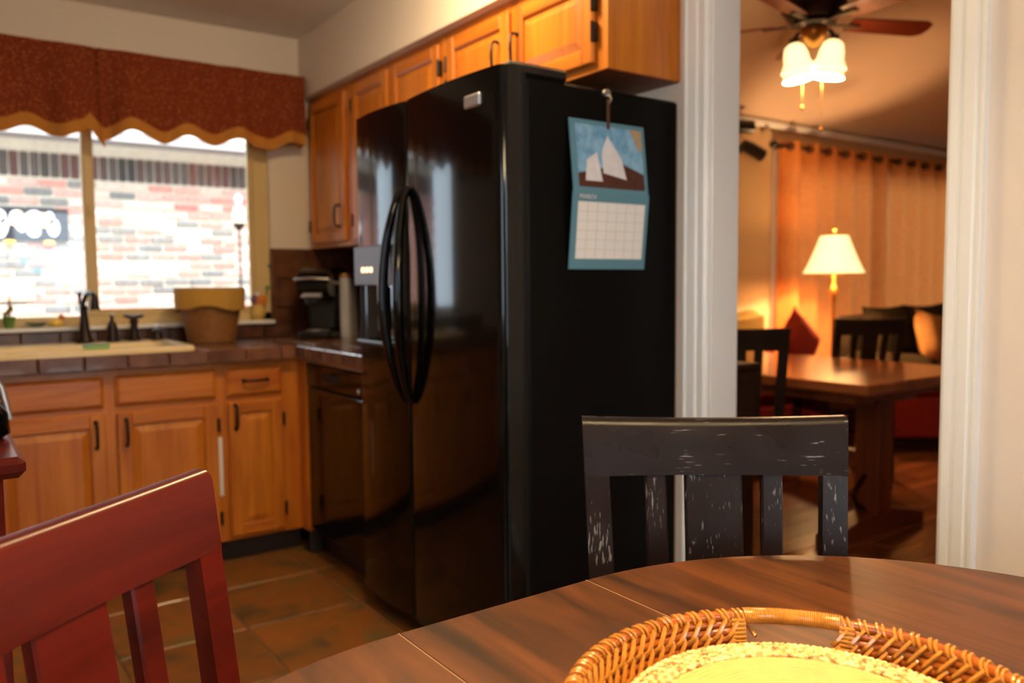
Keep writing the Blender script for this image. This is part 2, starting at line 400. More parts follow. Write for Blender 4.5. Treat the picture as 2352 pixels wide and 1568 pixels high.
    def sphere(s, c, r, nu=14, nv=8):
        r = r if isinstance(r, (tuple, list)) else (r, r, r)
        vs = []; fs = []
        for j in range(nv + 1):
            t = PI * j / nv
            for i in range(nu):
                a = 2 * PI * i / nu
                vs.append((c[0] + r[0] * math.sin(t) * math.cos(a), c[1] + r[1] * math.sin(t) * math.sin(a), c[2] + r[2] * math.cos(t)))
        for j in range(nv):
            for i in range(nu):
                l = (i + 1) % nu; fs.append((j * nu + i, (j + 1) * nu + i, (j + 1) * nu + l, j * nu + l))
        return s.add(vs, fs)
    def grid(s, fn, nu, nv):
        vs = [fn(i / nu, j / nv) for j in range(nv + 1) for i in range(nu + 1)]
        fs = [(j * (nu + 1) + i, j * (nu + 1) + i + 1, (j + 1) * (nu + 1) + i + 1, (j + 1) * (nu + 1) + i) for j in range(nv) for i in range(nu)]
        return s.add(vs, fs)
    def pillow(s, c, sx, sz, th, tilt=0.0, rot=0.0, yaw=0.0):
        """square cushion standing in the xz plane"""
        mt = Matrix.Translation(c) @ Matrix.Rotation(yaw, 4, 'Z') @ Matrix.Rotation(tilt, 4, 'X') @ Matrix.Rotation(rot, 4, 'Y')
        n = 8
        for sg in (1, -1):
            def fn(u, v):
                a, b = 2 * u - 1, 2 * v - 1
                h = th * (max(0, 1 - a ** 4) * max(0, 1 - b ** 4)) ** 0.6
                pin = 1 - 0.08 * (1 - abs(a) ** 2) * abs(b) ** 3
                pin2 = 1 - 0.08 * (1 - abs(b) ** 2) * abs(a) ** 3
                return mt @ Vector((a * sx / 2 * pin2, sg * h / 2, b * sz / 2 * pin))
            s.grid(fn, n, n)
        return s
    def xf(s, mt): s.v = [tuple(mt @ Vector(v)) for v in s.v]; return s
    def mesh(s, name, mt, smooth=None):
        me = bpy.data.meshes.new(name); me.from_pydata(s.v, [], s.f)
        bm = bmesh.new(); bm.from_mesh(me); bmesh.ops.remove_doubles(bm, verts=bm.verts, dist=1e-6)
        bmesh.ops.recalc_face_normals(bm, faces=bm.faces); bm.to_mesh(me); bm.free()
        me.materials.append(mt)
        if smooth is not None:
            me.shade_smooth(); me.set_sharp_from_angle(angle=math.radians(smooth))
        me.update(); return me
    def build(s, name, mt, parent=None, smooth=None, loc=None, rotz=0.0):
        o = bpy.data.objects.new(name, s.mesh(name, mt, smooth)); COL.objects.link(o)
        if parent: o.parent = parent
        if loc: o.location = loc
        o.rotation_euler.z = rotz
        return o

def tag(o, label, cat, group=None):
    o['label'] = label; o['category'] = cat
    if group: o['group'] = group
    return o
def thing(name, label, cat, loc=(0, 0, 0), rotz=0.0, group=None):
    o = bpy.data.objects.new(name, None); COL.objects.link(o); o.empty_display_size = 0.05
    o.location = loc; o.rotation_euler.z = rotz
    return tag(o, label, cat, group)
def struct(o): o['kind'] = 'structure'; return o
def stuff(o): o['kind'] = 'stuff'; return o
def inst(name, me, parent, loc, rot=(0, 0, 0), scale=None):
    o = bpy.data.objects.new(name, me); COL.objects.link(o); o.parent = parent; o.location = loc; o.rotation_euler = rot
    if scale: o.scale = scale
    return o
def copy_tree(o, loc, rotz):
    r = o.copy(); COL.objects.link(r); r.location = loc; r.rotation_euler = (0, 0, rotz)
    for ch in o.children:
        c = ch.copy(); COL.objects.link(c); c.parent = r
        for g in ch.children:
            d = g.copy(); COL.objects.link(d); d.parent = c
    return r
_tc = {}
def tile(parent, x0, y0, z0, x1, y1, z1, mt, name='tile', b=0.003):
    key = (round(x1 - x0, 3), round(y1 - y0, 3), round(z1 - z0, 3), mt.name)
    if key not in _tc:
        a, c, d = key[:3]
        _tc[key] = MB().box(-a / 2, -c / 2, -d / 2, a / 2, c / 2, d / 2, b).mesh(name, mt)
    return inst(name, _tc[key], parent, ((x0 + x1) / 2, (y0 + y1) / 2, (z0 + z1) / 2))
def point_light(name, loc, power, color, size=0.05, parent=None):
    d = bpy.data.lights.new(name, 'POINT'); d.energy = power; d.color = color; d.shadow_soft_size = size
    o = bpy.data.objects.new(name, d); COL.objects.link(o); o.location = loc
    if parent: o.parent = parent
    return o
WARM = (1.0, 0.62, 0.30)
# ================================================================== SETTING
# ---- floors
fl = struct(MB().box(-2.3, -2.5, -0.06, 1.95, 4.125, -0.006).build('floor', M['grout']))
T = 0.41; G = 0.008
for i in range(-9, 2):
    for j in range(-13, 4):
        x0, y0 = 1.26 + i * T, 2.79 + j * T
        x1, y1 = min(x0 + T - G, 1.945), min(y0 + T - G, 4.12)
        if x1 - x0 < 0.05 or y1 - y0 < 0.05: continue
        t = tile(fl, x0, y0, -0.02, x1, y1, 0.0 + random.uniform(-0.0015, 0.0), M['slate'], b=0.004)
fl2 = struct(MB().box(1.95, -0.6, -0.06, 9.0, 4.125, -0.012).build('floor', M['dark']))
PW = 0.125; y = -0.6; rowi = 0
while y < 4.1:
    x = 1.955 - (0.9 if rowi % 2 else 0.3) * random.random()
    w_ = min(PW, 4.123 - y)
    while x < 8.95:
        L_ = random.choice([1.4, 1.7, 2.0]); a = max(x, 1.955); b_ = min(x + L_, 8.95)
        if b_ - a > 0.05: tile(fl2, a, y, -0.02, a + round((b_ - a) / 0.05) * 0.05 - 0.003, y + w_ - 0.0025, -0.0005 * random.random(), M['plank'], 'floor_plank', 0.002)
        x += L_
    y += PW; rowi += 1

# ---- back wall (one outside wall behind kitchen and living room), window and patio-door openings
KX0, KX1, KZ0, KZ1 = -0.20, 1.430, 1.008, 2.12
LX0, LX1, LZ0, LZ1 = 5.55, 8.20, 0.08, 2.16
b = MB(); Y0, Y1 = 4.125, 4.275
b.box(-2.3, Y0, 0, KX0, Y1, 2.60); b.box(KX0, Y0, 0, KX1, Y1, KZ0); b.box(KX0, Y0, KZ1, KX1, Y1, 2.60); b.box(KX1, Y0, 0, 2.065, Y1, 2.60)
struct(b.build('wall_back', M['wall']))
b = MB(); b.box(2.065, Y0, 0, LX0, Y1, 2.60); b.box(LX0, Y0, 0, LX1, Y1, LZ0); b.box(LX0, Y0, LZ1, LX1, Y1, 2.60); b.box(LX1, Y0, 0, 9.0, Y1, 2.60)
struct(b.build('wall_back', M['tanwall']))
# ---- right wall with the cased opening, left wall, front wall (patio door behind the camera), side walls of the living room
OY0, OY1, OZ = 0.979, 1.700, 2.12
def right_wall(x0, x1, top, m):
    b = MB(); b.box(x0, -2.5, 0, x1, OY0, top); b.box(x0, OY1, 0, x1, 4.125, top); b.box(x0, OY0, OZ, x1, OY1, top)
    return struct(b.build('wall_right', m))
right_wall(1.95, 2.0, 2.44, M['wall'])
right_wall(2.0, 2.065, 3.9, M['tanwall'])
HY0, HY1, HZ0, HZ1 = -1.9, .5, .85, 2.15
struct(MB().box(-2.45, -2.5, 0, -2.3, HY0, 2.5).box(-2.45, HY1, 0, -2.3, 4.275, 2.5).box(-2.45, HY0, 0, -2.3, HY1, HZ0).box(-2.45, HY0, HZ1, -2.3, HY1, 2.5).build('wall_left', M['wall']))
w3 = struct(MB().box(-2.43, HY0, HZ0, -2.35, HY0 + .06, HZ1).box(-2.43, HY1 - .06, HZ0, -2.35, HY1, HZ1).box(-2.43, HY0, HZ0, -2.35, HY1, HZ0 + .06).box(-2.43, HY0, HZ1 - .06, -2.35, HY1, HZ1).box(-2.43, -.74, HZ0, -2.35, -.68, HZ1).build('fill_window', M['trim']))  # unseen window added to bring more daylight into the room
MB().box(-2.39, HY0 + .06, HZ0 + .06, -2.384, -.74, HZ1 - .06).build('pane', M['glass'], w3)  # pane of the unseen added window
MB().box(-2.39, -.68, HZ0 + .06, -2.384, HY1 - .06, HZ1 - .06).build('pane', M['glass'], w3)  # pane of the unseen added window
PX0, PX1, PZ1 = -0.05, 1.60, 2.15
b = MB(); b.box(-2.45, -2.65, 0, PX0, -2.5, 2.5); b.box(PX0, -2.65, PZ1, PX1, -2.5, 2.5); b.box(PX1, -2.65, 0, 2.065, -2.5, 2.5)
struct(b.build('wall_front', M['wall']))
struct(MB().box(2.065, -0.75, 0, 9.0, -0.6, 4.0).build('wall_front', M['tanwall']))
struct(MB().box(9.0, -0.75, 0, 9.15, 4.275, 4.0).build('wall_right', M['tanwall']))
struct(MB().box(-2.45, -2.65, 2.44, 2.0, 4.275, 2.56).build('ceiling', M['ceil']))
slope = 0.27
b = MB(); za = 2.43; zb = za + slope * (4.275 + 0.75)
b.prism([(4.125, za), (-0.75, za + slope * 4.875), (-0.75, za + slope * 4.875 + .12), (4.275, za + .08), (4.275, za - .04)], 2.06, 9.15, 'x')
struct(b.build('ceiling', M['livceil']))
struct(MB().box(2.066, 4.075, 2.375, 9.0, 4.124, 2.428, 0.012).build('ceiling_glow_strip', M['trim']))  # white strip standing in for daylight spilling over the curtain onto the ceiling
# ---- soffit over the upper cabinets
struct(MB().box(1.602, 1.795, 2.135, 1.95, 4.125, 2.44).build('wall_soffit', M['wall']))
# ---- door casing: moulded profile, jamb lining
def casing(y0, y1, flip):
    w_ = y1 - y0; P = [(0, 0), (0, .010), (.10, .016), (.30, .016), (.34, .011), (.40, .011), (.46, .019), (.74, .021), (.80, .015), (.86, .015), (.92, .022), (1, .022), (1, 0)]
    pts = [(1.95 - d, (y1 - t * w_) if flip else (y0 + t * w_)) for t, d in P]
    return MB().prism(pts, 0, OZ + 0.08, 'z')
struct(casing(OY1, OY1 + .085, False).build('trim_2', M['trim']))
struct(casing(OY0 - .085, OY0, True).build('trim_3', M['trim']))
struct(MB().box(1.930, OY0 - .085, OZ, 1.95, OY1 + .085, OZ + .085, .006).build('trim_4', M['trim']))
b = MB(); b.box(1.946, OY1 - .016, 0, 2.069, OY1, OZ, .002); b.box(1.946, OY0, 0, 2.069, OY0 + .004, OZ, .001); b.box(1.946, OY0, OZ - .016, 2.069, OY1, OZ, .002)
struct(b.build('door_1', M['trim']))
struct(MB().box(2.069, OY1 - .004, 0, 2.083, OY1 + .08, OZ + .08, .004).build('trim_5', M['trim']))
struct(MB().box(1.932, -2.5, 0, 1.95, OY0 - .086, .09, .004).build('baseboard_right', M['trim']))
struct(MB().box(2.066, 4.11, 0, 5.5, 4.124, .10, .004).build('baseboard_back', M['trim']))
# white casing beside the living-room curtain
struct(MB().box(5.455, 4.10, 0, 5.55, 4.124, 2.24, .006).build('trim_6', M['trim']))

# ---- kitchen window
WY = 4.175
wf = struct(MB().box(KX0, WY - .03, KZ0, KX0 + .07, WY + .04, KZ1, .004).box(KX1 - .078, WY - .03, KZ0, KX1, WY + .04, KZ1, .004)
            .box(KX0, WY - .03, KZ0, KX1, WY + .04, KZ0 + .045, .004).box(KX0, WY - .03, KZ1 - .06, KX1, WY + .04, KZ1, .004).build('window_1', M['winframe']))
struct_parts = MB().box(.588, WY - .025, KZ0 + .045, .634, WY + .035, KZ1 - .06, .005).build('meeting_stile', M['winframe'], wf)
MB().box(.634, WY - .02, KZ0 + .045, KX1 - .078, WY + .01, KZ0 + .075, .004).build('sash_rail', M['winframe'], wf)
MB().box(KX1 - .096, WY - .02, KZ0 + .075, KX1 - .078, WY + .01, KZ1 - .06, .004).build('sash_stile', M['winframe'], wf)
MB().box(KX0 + .07, WY + .016, KZ0 + .045, .60, WY + .022, KZ1 - .06).build('pane', M['glass'], wf)
MB().box(.634, WY - .008, KZ0 + .075, KX1 - .096, WY - .002, KZ1 - .06).build('pane', M['glass'], wf)
MB().box(KX0, 4.085, KZ0 - .016, KX1, 4.145, KZ0 + .002, .004).build('sill', M['trim'], wf)
MB().sphere((.611, 4.145, 1.53), (.012, .010, .03), 8, 6).build('latch', M['winframe'], wf)
# ---- living-room patio window behind the curtains, and the patio door behind the camera
wl = struct(MB().box(LX0, 4.17, LZ0, LX0 + .06, 4.24, LZ1).box(LX1 - .06, 4.17, LZ0, LX1, 4.24, LZ1).box(LX0, 4.17, LZ0, LX1, 4.24, LZ0 + .06).box(LX0, 4.17, LZ1 - .06, LX1, 4.24, LZ1).box(6.84, 4.17, LZ0, 6.91, 4.24, LZ1).build('window_2', M['trim']))
MB().box(LX0 + .06, 4.20, LZ0 + .06, 6.84, 4.206, LZ1 - .06).build('pane', M['glass'], wl)
MB().box(6.91, 4.20, LZ0 + .06, LX1 - .06, 4.206, LZ1 - .06).build('pane', M['glass'], wl)
dp = struct(MB().box(PX0, -2.62, 0, PX0 + .08, -2.54, PZ1).box(PX1 - .08, -2.62, 0, PX1, -2.54, PZ1).box(PX0, -2.62, 0, PX1, -2.54, .1).box(PX0, -2.62, PZ1 - .09, PX1, -2.54, PZ1).box(.74, -2.62, .1, .82, -2.54, PZ1 - .09).build('door_2', M['trim']))
MB().box(PX0 + .08, -2.585, .1, .74, -2.579, PZ1 - .09).build('pane', M['glass'], dp)
MB().box(.82, -2.585, .1, PX1 - .08, -2.579, PZ1 - .09).build('pane', M['glass'], dp)

# ================================================================== OUTDOORS
struct(MB().box(-12, 4.28, -.25, 16, 16, -.15).build('ground', M['concrete']))
struct(MB().box(-14, -2.66, -.25, -2.46, 4.28, -.15).build('ground', M['concrete']))
struct(MB().box(-14, -10, -.25, 10, -2.66, -.15).build('ground', M['concrete']))
struct(MB().box(-2.5, -4.4, 2.5, 2.1, -2.66, 2.6).build('sun_block_roof', M['white_paint']))  # unseen roof added to keep direct sun out of the rear door
# brick house across the side yard
NY = 7.80
bh = thing('brick_house', 'neighbouring brick house seen through the kitchen window, grey and red bricks with white eave', 'house', (0, NY, 0))
MB().box(-1.5, .012, -.15, 6.5, .25, 2.52).build('mortar_wall', M['mortar'], bh)
CH, BL = 0.0745, 0.212
bm_ = MB().box(-.098, -.008, -.0275, .098, .02, .0275, .005).mesh('brick', M['brick'])
rest = MB(); nb = 0
for k in range(int((2.08 + .15) / CH)):
    z = 2.085 - (k + .5) * CH
    off = .5 * BL if k % 2 else 0
    x = -1.45 + off
    while x < 6.4:
        jx, jz = random.uniform(-.004, .004), random.uniform(-.002, .002)
        if .42 < x < 2.75 and z > 0.98: inst('brick', bm_, bh, (x + jx, random.uniform(-.004, .003), z + jz)); nb += 1
        else: rest.box(x - .098, -.006, z - .0275, x + .098, .02, z + .0275)
        x += BL
stuff(rest.build('brick_field', M['brick'], bh))
sm_ = MB().box(-.029, -.010, -.098, .029, .02, .098, .005).mesh('soldier_brick', M['brick_shaded'])
rest = MB(); x = -1.45
while x < 6.4:
    if .42 < x < 2.75: inst('soldier_brick', sm_, bh, (x, random.uniform(-.004, .003), 2.195))
    else: rest.box(x - .029, -.008, 2.097, x + .029, .02, 2.293)
    x += .0735
stuff(rest.build('soldier_field', M['brick_shaded'], bh))
MB().box(-1.6, -.50, 2.40, 6.6, .25, 2.42).build('soffit_board', M['greybox'], bh)
MB().box(-1.6, -.53, 2.36, 6.6, -.50, 2.52, .004).build('fascia', M['white_paint'], bh)
gpts = [(-.53, 2.52), (-.53, 2.43), (-.56, 2.41), (-.62, 2.41), (-.645, 2.45), (-.645, 2.52), (-.635, 2.52), (-.635, 2.455), (-.615, 2.42), (-.56, 2.42), (-.54, 2.44), (-.54, 2.52)]
MB().prism(gpts, -1.6, 6.6, 'x').build('gutter', M['white_paint'], bh)
MB().prism([(-.58, 2.50), (4.5, 4.9), (4.5, 5.0), (-.58, 2.54)], -1.6, 6.6, 'x').build('roof', M['shingle'], bh)
# black sign with white script on the bricks
sg = thing('wall_sign', 'black sign with white lettering hung on the neighbouring brick wall', 'sign', (.53, NY - .03, 1.70))
MB().box(-.42, -.012, -.135, .45, .012, .135, .004).build('board', M['signblack'], sg)
def blob(b, x, z, rx, rz, rot=0):
    n = 14; p = [(x + rx * math.cos(2 * PI * i / n) * math.cos(rot) - rz * math.sin(2 * PI * i / n) * math.sin(rot), z + rx * math.cos(2 * PI * i / n) * math.sin(rot) + rz * math.sin(2 * PI * i / n) * math.cos(rot)) for i in range(n)]
    return b.prism(p, -.020, -.012, 'y')
b = MB()
for a in ((-.30, .03, .05, .07), (-.17, .03, .035, .05), (-.055, .055, .06, .065), (-.02, -.03, .035, .085, -.25), (.07, .055, .045, .055), (.09, 0, .03, .07, .4), (.20, .06, .06, .055), (.19, -.045, .05, .06, .4), (.31, .05, .035, .06), (.335, -.02, .045, .075)): blob(b, *a)
b.build('lettering', M['printwhite'], sg)
for x in (.02, .30): MB().sphere((x, -.02, -.145), (.045, .02, .018), 10, 6).build('lamp', M['yellowglaze'], sg)
# garden things outside the window
g = thing('solar_lantern', 'slim black garden stake with a pale glass lantern and blue finial outside window', 'lantern', (2.16, 7.0, -.15))
MB().cyl((0, 0, 0), (0, 0, 1.82), .010, .010, 8).build('stake', M['bronze'], g)
MB().lathe([(.012, 1.80), (.05, 1.84), (.055, 1.86)], n=12).build('cup', M['bronze'], g)
MB().lathe([(.045, 1.86), (.055, 1.90), (.05, 1.97), (.03, 2.0)], n=12).build('lantern_glass', mat('pale_lantern_glass', (214, 208, 176), .3, .4), g, 60)
MB().sphere((0, 0, 2.06), (.032, .032, .045), 10, 8).build('finial', mat('pale_blue_glass', (190, 206, 250), .1, .5), g, 60)
gb = thing('covered_grill', 'grey covered box standing low outside behind the sash', 'grill', (1.62, 6.9, -.15))
MB().box(-.42, -.25, 0, .42, .25, 1.14, .06).build('cover', M['greybox'], gb)
MB().box(-.43, -.26, 1.06, .43, .26, 1.11, .02).build('lid_band', M['greybox'], gb)
gc = thing('garden_planter', 'pale tan low planter box outside below the sign', 'planter', (.62, 7.1, -.15))
MB().box(-.45, -.18, 0, .36, .18, 1.10, .02).build('box', M['concrete'], gc)
MB().box(-.47, -.20, 1.06, .38, .20, 1.12, .01).build('rim', M['printtan'], gc)
oc = thing('orange_card', 'pale orange card sign hanging on the bricks under the black sign', 'sign', (.55, NY - .02, 1.17))
MB().box(-.16, -.01, -.09, .16, .008, .09, .003).build('card', M['orange'], oc)
MB().box(-.10, -.012, -.05, .06, -.009, .045).build('white_panel', M['printwhite'], oc)
# unseen white fence added to bounce light in at the door behind the camera
pf = thing('bounce_fence', 'unseen white board fence added beyond the patio to bounce light', 'fence', (0, -7.5, -.1))
for i in range(36): tile(pf, -5 + i * .28, -.02, 0, -5 + i * .28 + .27, .02, 1.8, M['white_paint'], 'bounce_fence_board')
# ================================================================== KITCHEN
# ---- cabinet doors (local x = width, front towards -y)
def pull(parent, x, y, z, vert, L_=.10, label=None):
    h = L_ / 2; d = .028
    P = [(-h, 0, 0), (-h, -d * .7, 0), (-h * .8, -d, 0), (0, -d * 1.08, 0), (h * .8, -d, 0), (h, -d * .7, 0), (h, 0, 0)]
    pts = [(x, y + p[1], z + p[0]) if vert else (x + p[0], y + p[1], z) for p in P]
    mb = MB().tube(pts, [.006, .005, .0055, .006, .0055, .005, .006], 8)
    for sgn in (-1, 1):
        c = (x, y - .003, z + sgn * h) if vert else (x + sgn * h, y - .003, z)
        mb.sphere(c, (.009, .005, .009), 8, 6)
    return mb.build('handle', M['bronze'], parent, 50)
def door(parent, x0, x1, z0, z1, yf=0.0, handle=None, hinge=None, fw_=.055, name='door'):
    t = .019
    a0, a1, c0, c1 = x0 + fw_ - .004, x1 - fw_ + .004, z0 + fw_ - .004, z1 - fw_ + .004
    fr = MB().box(a0 - .02, yf - .006, c0 - .02, a1 + .02, yf - .001, c1 + .02).build(name, M['oak_z'], parent)
    for q in (x0, x1 - fw_): MB().box(q, yf - t, z0, q + fw_, yf, z1, .005).build('stile', M['oak_z'], fr)
    for q in (z0, z1 - fw_): MB().box(x0 + fw_ - .002, yf - t + .0008, q, x1 - fw_ + .002, yf, q + fw_, .005).build('rail', M['oak_x'], fr)
    p = MB()
    e = min(.034, (a1 - a0) * .3)
    o = [(a0 + .006, yf - .006, c0 + .006), (a1 - .006, yf - .006, c0 + .006), (a1 - .006, yf - .006, c1 - .006), (a0 + .006, yf - .006, c1 - .006)]
    n = [(a0 + e, yf - .0165, c0 + e), (a1 - e, yf - .0165, c0 + e), (a1 - e, yf - .0165, c1 - e), (a0 + e, yf - .0165, c1 - e)]
    p.add(o + n, [(4, 5, 6, 7), (0, 1, 5, 4), (1, 2, 6, 5), (2, 3, 7, 6), (3, 0, 4, 7)])
    p.build('raised_panel', M['oak_z'], fr)
    if handle: pull(fr, handle[0], yf - t, handle[1], True)
    if hinge:
        hx = x0 - .003 if hinge == 'l' else x1 + .003
        for z in (z0 + .09, z1 - .09): MB().box(hx - .007, yf - t - .003, z - .028, hx + .007, yf - .001, z + .028, .003).cyl((hx, yf - t - .003, z - .03), (hx, yf - t - .003, z + .03), .004, n=6).build('hinge', M['bronze'], fr)
    return fr
def drawer_front(parent, x0, x1, z0, z1, yf=0.0, handle=False):
    t = .019; e = .014
    o = [(x0, yf, z0), (x1, yf, z0), (x1, yf, z1), (x0, yf, z1)]
    m_ = [(x0, yf - .009, z0), (x1, yf - .009, z0), (x1, yf - .009, z1), (x0, yf - .009, z1)]
    n = [(x0 + e, yf - t, z0 + e), (x1 - e, yf - t, z0 + e), (x1 - e, yf - t, z1 - e), (x0 + e, yf - t, z1 - e)]
    fs = [(0, 3, 2, 1), (8, 9, 10, 11)]
    for k in range(4):
        l = (k + 1) % 4; fs += [(k, l, 4 + l, 4 + k), (4 + k, 4 + l, 8 + l, 8 + k)]
    d = MB().add(o + m_ + n, fs).build('drawer', M['oak_x'], parent)
    if handle: pull(d, (x0 + x1) / 2, yf - t, (z0 + z1) / 2 + .005, False)
    return d
BY = 3.488   # face of the base cabinets on the window wall
def base_cab(name, label, x0, x1, stiles):
    c = thing(name, label, 'cabinet', (x0, BY, 0)); w_ = x1 - x0
    MB().box(.002, .02, .10, w_ - .002, .60, .70 if 'sink' in name else .872).build('carcass', M['oak_z'], c)
    for a, b_ in stiles: MB().box(a - x0, 0, .10, b_ - x0, .02, .872, .001).build('stile', M['oak_z'], c)
    for q0, q1 in ((.828, .872), (.10, .128), (.680, .732)): MB().box(0.001, .0008, q0, w_ - .001, .0205, q1).build('face_rail', M['oak_x'], c)
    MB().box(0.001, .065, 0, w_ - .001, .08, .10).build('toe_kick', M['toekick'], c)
    return c
sc_ = base_cab('sink_cabinet', 'oak sink cabinet with two false drawer fronts and two raised panel doors', 'x' and .112, .976, [(.112, .156), (.522, .583), (.949, .976)])
for a, b_, h, hg in ((.146, .532, .498, 'l'), (.573, .957, .606, 'r')):
    door(sc_, a - .112, b_ - .112, .118, .694, 0, (h - .112, .615), hg)
    drawer_front(sc_, a - .112, b_ - .112, .718, .839)
MB().box(.837 + .008, -.004, .30, .857 + .006, -.0005, .55).build('paper_strip', M['paper'], sc_)['label'] = 'white paper strip stuck on the frame'
dc = base_cab('drawer_cabinet', 'narrow oak corner cabinet with a drawer above one door', .976, 1.328, [(.976, 1.008), (1.228, 1.328)])
door(dc, 1.000 - .976, 1.236 - .976, .118, .694, 0, (1.030 - .976, .632), 'r', .05)
drawer_front(dc, 1.000 - .976, 1.236 - .976, .718, .839, 0, True)
MB().box(.340, -.080, .10, .372, .02, .872, .002).build('corner_post', M['oak_z'], dc)
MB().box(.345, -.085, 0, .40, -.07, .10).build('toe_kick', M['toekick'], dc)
lc = base_cab('end_cabinet', 'oak base cabinet at the far left behind the cherry chair', -.75, .110, [(-.75, -.70), (.06, .110)])
door(lc, .03, .43, .118, .694, 0, (.40, .615), 'l'); door(lc, .44, .83, .118, .694, 0, (.47, .615), 'r'); drawer_front(lc, .03, .83, .718, .839, 0, True)

# ---- countertop with tiles
CT = 0.922
ct = MB()
CF = 3.435
SX0, SX1, SY0, SY1 = .12, .885, 3.50, 4.03
ct.box(-.75, CF + .012, .874, SX0 + .03, 4.12, CT - .008).box(SX0 + .03, CF + .012, .874, SX1 - .03, SY0 + .03, CT - .008).box(SX0 + .03, SY1 - .03, .874, SX1 - .03, 4.12, CT - .008).box(SX1 - .03, CF + .012, .874, 1.945, 4.12, CT - .008)
ct.box(1.302, 2.775, .874, 1.945, CF + .012, CT - .008)
ctop = tag(ct.build('countertop', M['cgrout']), 'brown tiled L shaped countertop around the cream sink', 'countertop')
ts = .152; g = .004
xs = [-.75 + i * ts for i in range(19)]
for x in xs:
    x1 = min(x + ts - g, 1.945)
    if x1 - x < .02: continue
    for yy in [CF + .012 + i * ts for i in range(5)]:
        y1 = min(yy + ts - g, 4.12)
        if y1 - yy < .02: continue
        if x1 > SX0 and x < SX1 and y1 > SY0 and yy < SY1:
            # cut round the sink
            if yy < SY0 - .02: y1 = SY0
            elif y1 > SY1 + .02: yy = SY1
            elif x < SX0 - .02: x1_ = SX0; tile(ctop, x, yy, CT - .012, x1_, y1, CT, M['ctile']); continue
            elif x1 > SX1 + .02: tile(ctop, SX1, yy, CT - .012, x1, y1, CT, M['ctile']); continue
            else: continue
        tile(ctop, x, yy, CT - .012, x1, y1, CT, M['ctile'])
    if x < 1.29: tile(ctop, x, CF, .866, min(x1, 1.290), CF + .013, CT + .001, M['ctile'], 'edge_tile', .004)
for yy in [CF - .005 - (i + 1) * ts for i in range(5)]:
    y0 = max(yy, 2.775)
    for x in [1.302 + i * ts for i in range(5)]:
        x1 = min(x + ts - g, 1.945)
        if x1 - x > .02 and yy + ts - g - y0 > .02: tile(ctop, x, y0, CT - .012, x1, yy + ts - g, CT, M['ctile'])
    if yy + ts - g - y0 > .02: tile(ctop, 1.290, y0, .866, 1.303, yy + ts - g, CT + .001, M['ctile'], 'edge_tile', .004)
# backsplash
bs = struct(MB().box(-.75, 4.117, CT, 1.424, 4.1245, .990).box(1.424, 4.117, CT, 1.945, 4.1245, 1.372).box(1.942, 2.775, CT, 1.9495, 4.117, 1.372).build('trim_7', M['cgrout']))
for x in xs:
    x1 = min(x + ts - g, 1.424)
    if x1 - x > .02: tile(bs, x, 4.108, CT + .003, x1, 4.118, .988, M['btile'])
for i in range(4):
    for k in range(3):
        x0 = 1.428 + i * ts; x1 = min(x0 + ts - g, 1.94); z0 = CT + .003 + k * .149
        if x1 - x0 > .02: tile(bs, x0, 4.108, z0, x1, 4.118, z0 + .145, M['btile'])
for i in range(9):
    for k in range(3):
        y1 = 4.106 - i * ts; y0 = max(y1 - ts + g, 2.775); z0 = CT + .003 + k * .149
        if y1 - y0 > .02: tile(bs, 1.932, y0, z0, 1.942, y1, z0 + .145, M['btile'])
MB().box(1.424, 4.100, .9905, 1.445, 4.118, 1.372, .004).build('edge_tile', M['btile'], bs)

# ---- sink, faucet set
sk = thing('kitchen_sink', 'cream enamel drop in sink under the kitchen window', 'sink', (0, 0, CT))
def rrect(x0, y0, x1, y1, r, n=5):
    P = []
    for cx_, cy_, a in ((x1 - r, y1 - r, 0), (x0 + r, y1 - r, 90), (x0 + r, y0 + r, 180), (x1 - r, y0 + r, 270)):
        for i in range(n + 1): t = math.radians(a + 90 * i / n); P.append((cx_ + r * math.cos(t), cy_ + r * math.sin(t)))
    return P
def loft(mb, loops):
    n = len(loops[0][0]); vs = []; fs = []
    for poly, z in loops: vs += [(p[0], p[1], z) for p in poly]
    for j in range(len(loops) - 1):
        for i in range(n):
            l = (i + 1) % n; fs.append((j * n + i, j * n + l, (j + 1) * n + l, (j + 1) * n + i))
    fs.append(tuple((len(loops) - 1) * n + i for i in range(n)))
    return mb.add(vs, fs)
b = MB()
R0 = lambda e, r: rrect(SX0 - .012 + e, SY0 - .022 + e, SX1 + .004 - e, SY1 + .02 - e, r)
loft(b, [(R0(0, .05), .0), (R0(0, .05), .012), (R0(.008, .045), .021), (R0(.03, .04), .022),
         (rrect(SX0 + .035, SY0 + .03, SX1 - .045, SY1 - .085, .05), .016), (rrect(SX0 + .045, SY0 + .04, SX1 - .055, SY1 - .095, .05), -.02), (rrect(SX0 + .07, SY0 + .06, SX1 - .08, SY1 - .12, .06), -.17)])
b.build('basin', M['sink'], sk, 40)
MB().lathe([(.04, -.168), (.045, -.165), (.03, -.164)], (.55, 3.75, 0), 16).build('drain', M['silver'], sk)
DK = CT + .0225
fa = thing('faucet', 'dark bronze faucet with a separate lever tap behind the cream sink', 'faucet', (.545, 3.985, DK))
MB().lathe([(.034, 0), (.034, .008), (.027, .02), (.022, .06), (.017, .10), (.015, .14), (.018, .15), (.012, .16)], n=18).build('body', M['bronze'], fa, 40)
MB().tube([(0, 0, .14), (-.002, -.002, .17), (.008, -.02, .205), (.02, -.05, .215), (.03, -.075, .205)], [.012, .011, .010, .0105, .011], 10).lathe([(.012, 0), (.018, -.035), (.022, -.062), (.018, -.064)], (.032, -.08, .205), 12).build('spout', M['bronze'], fa, 50)
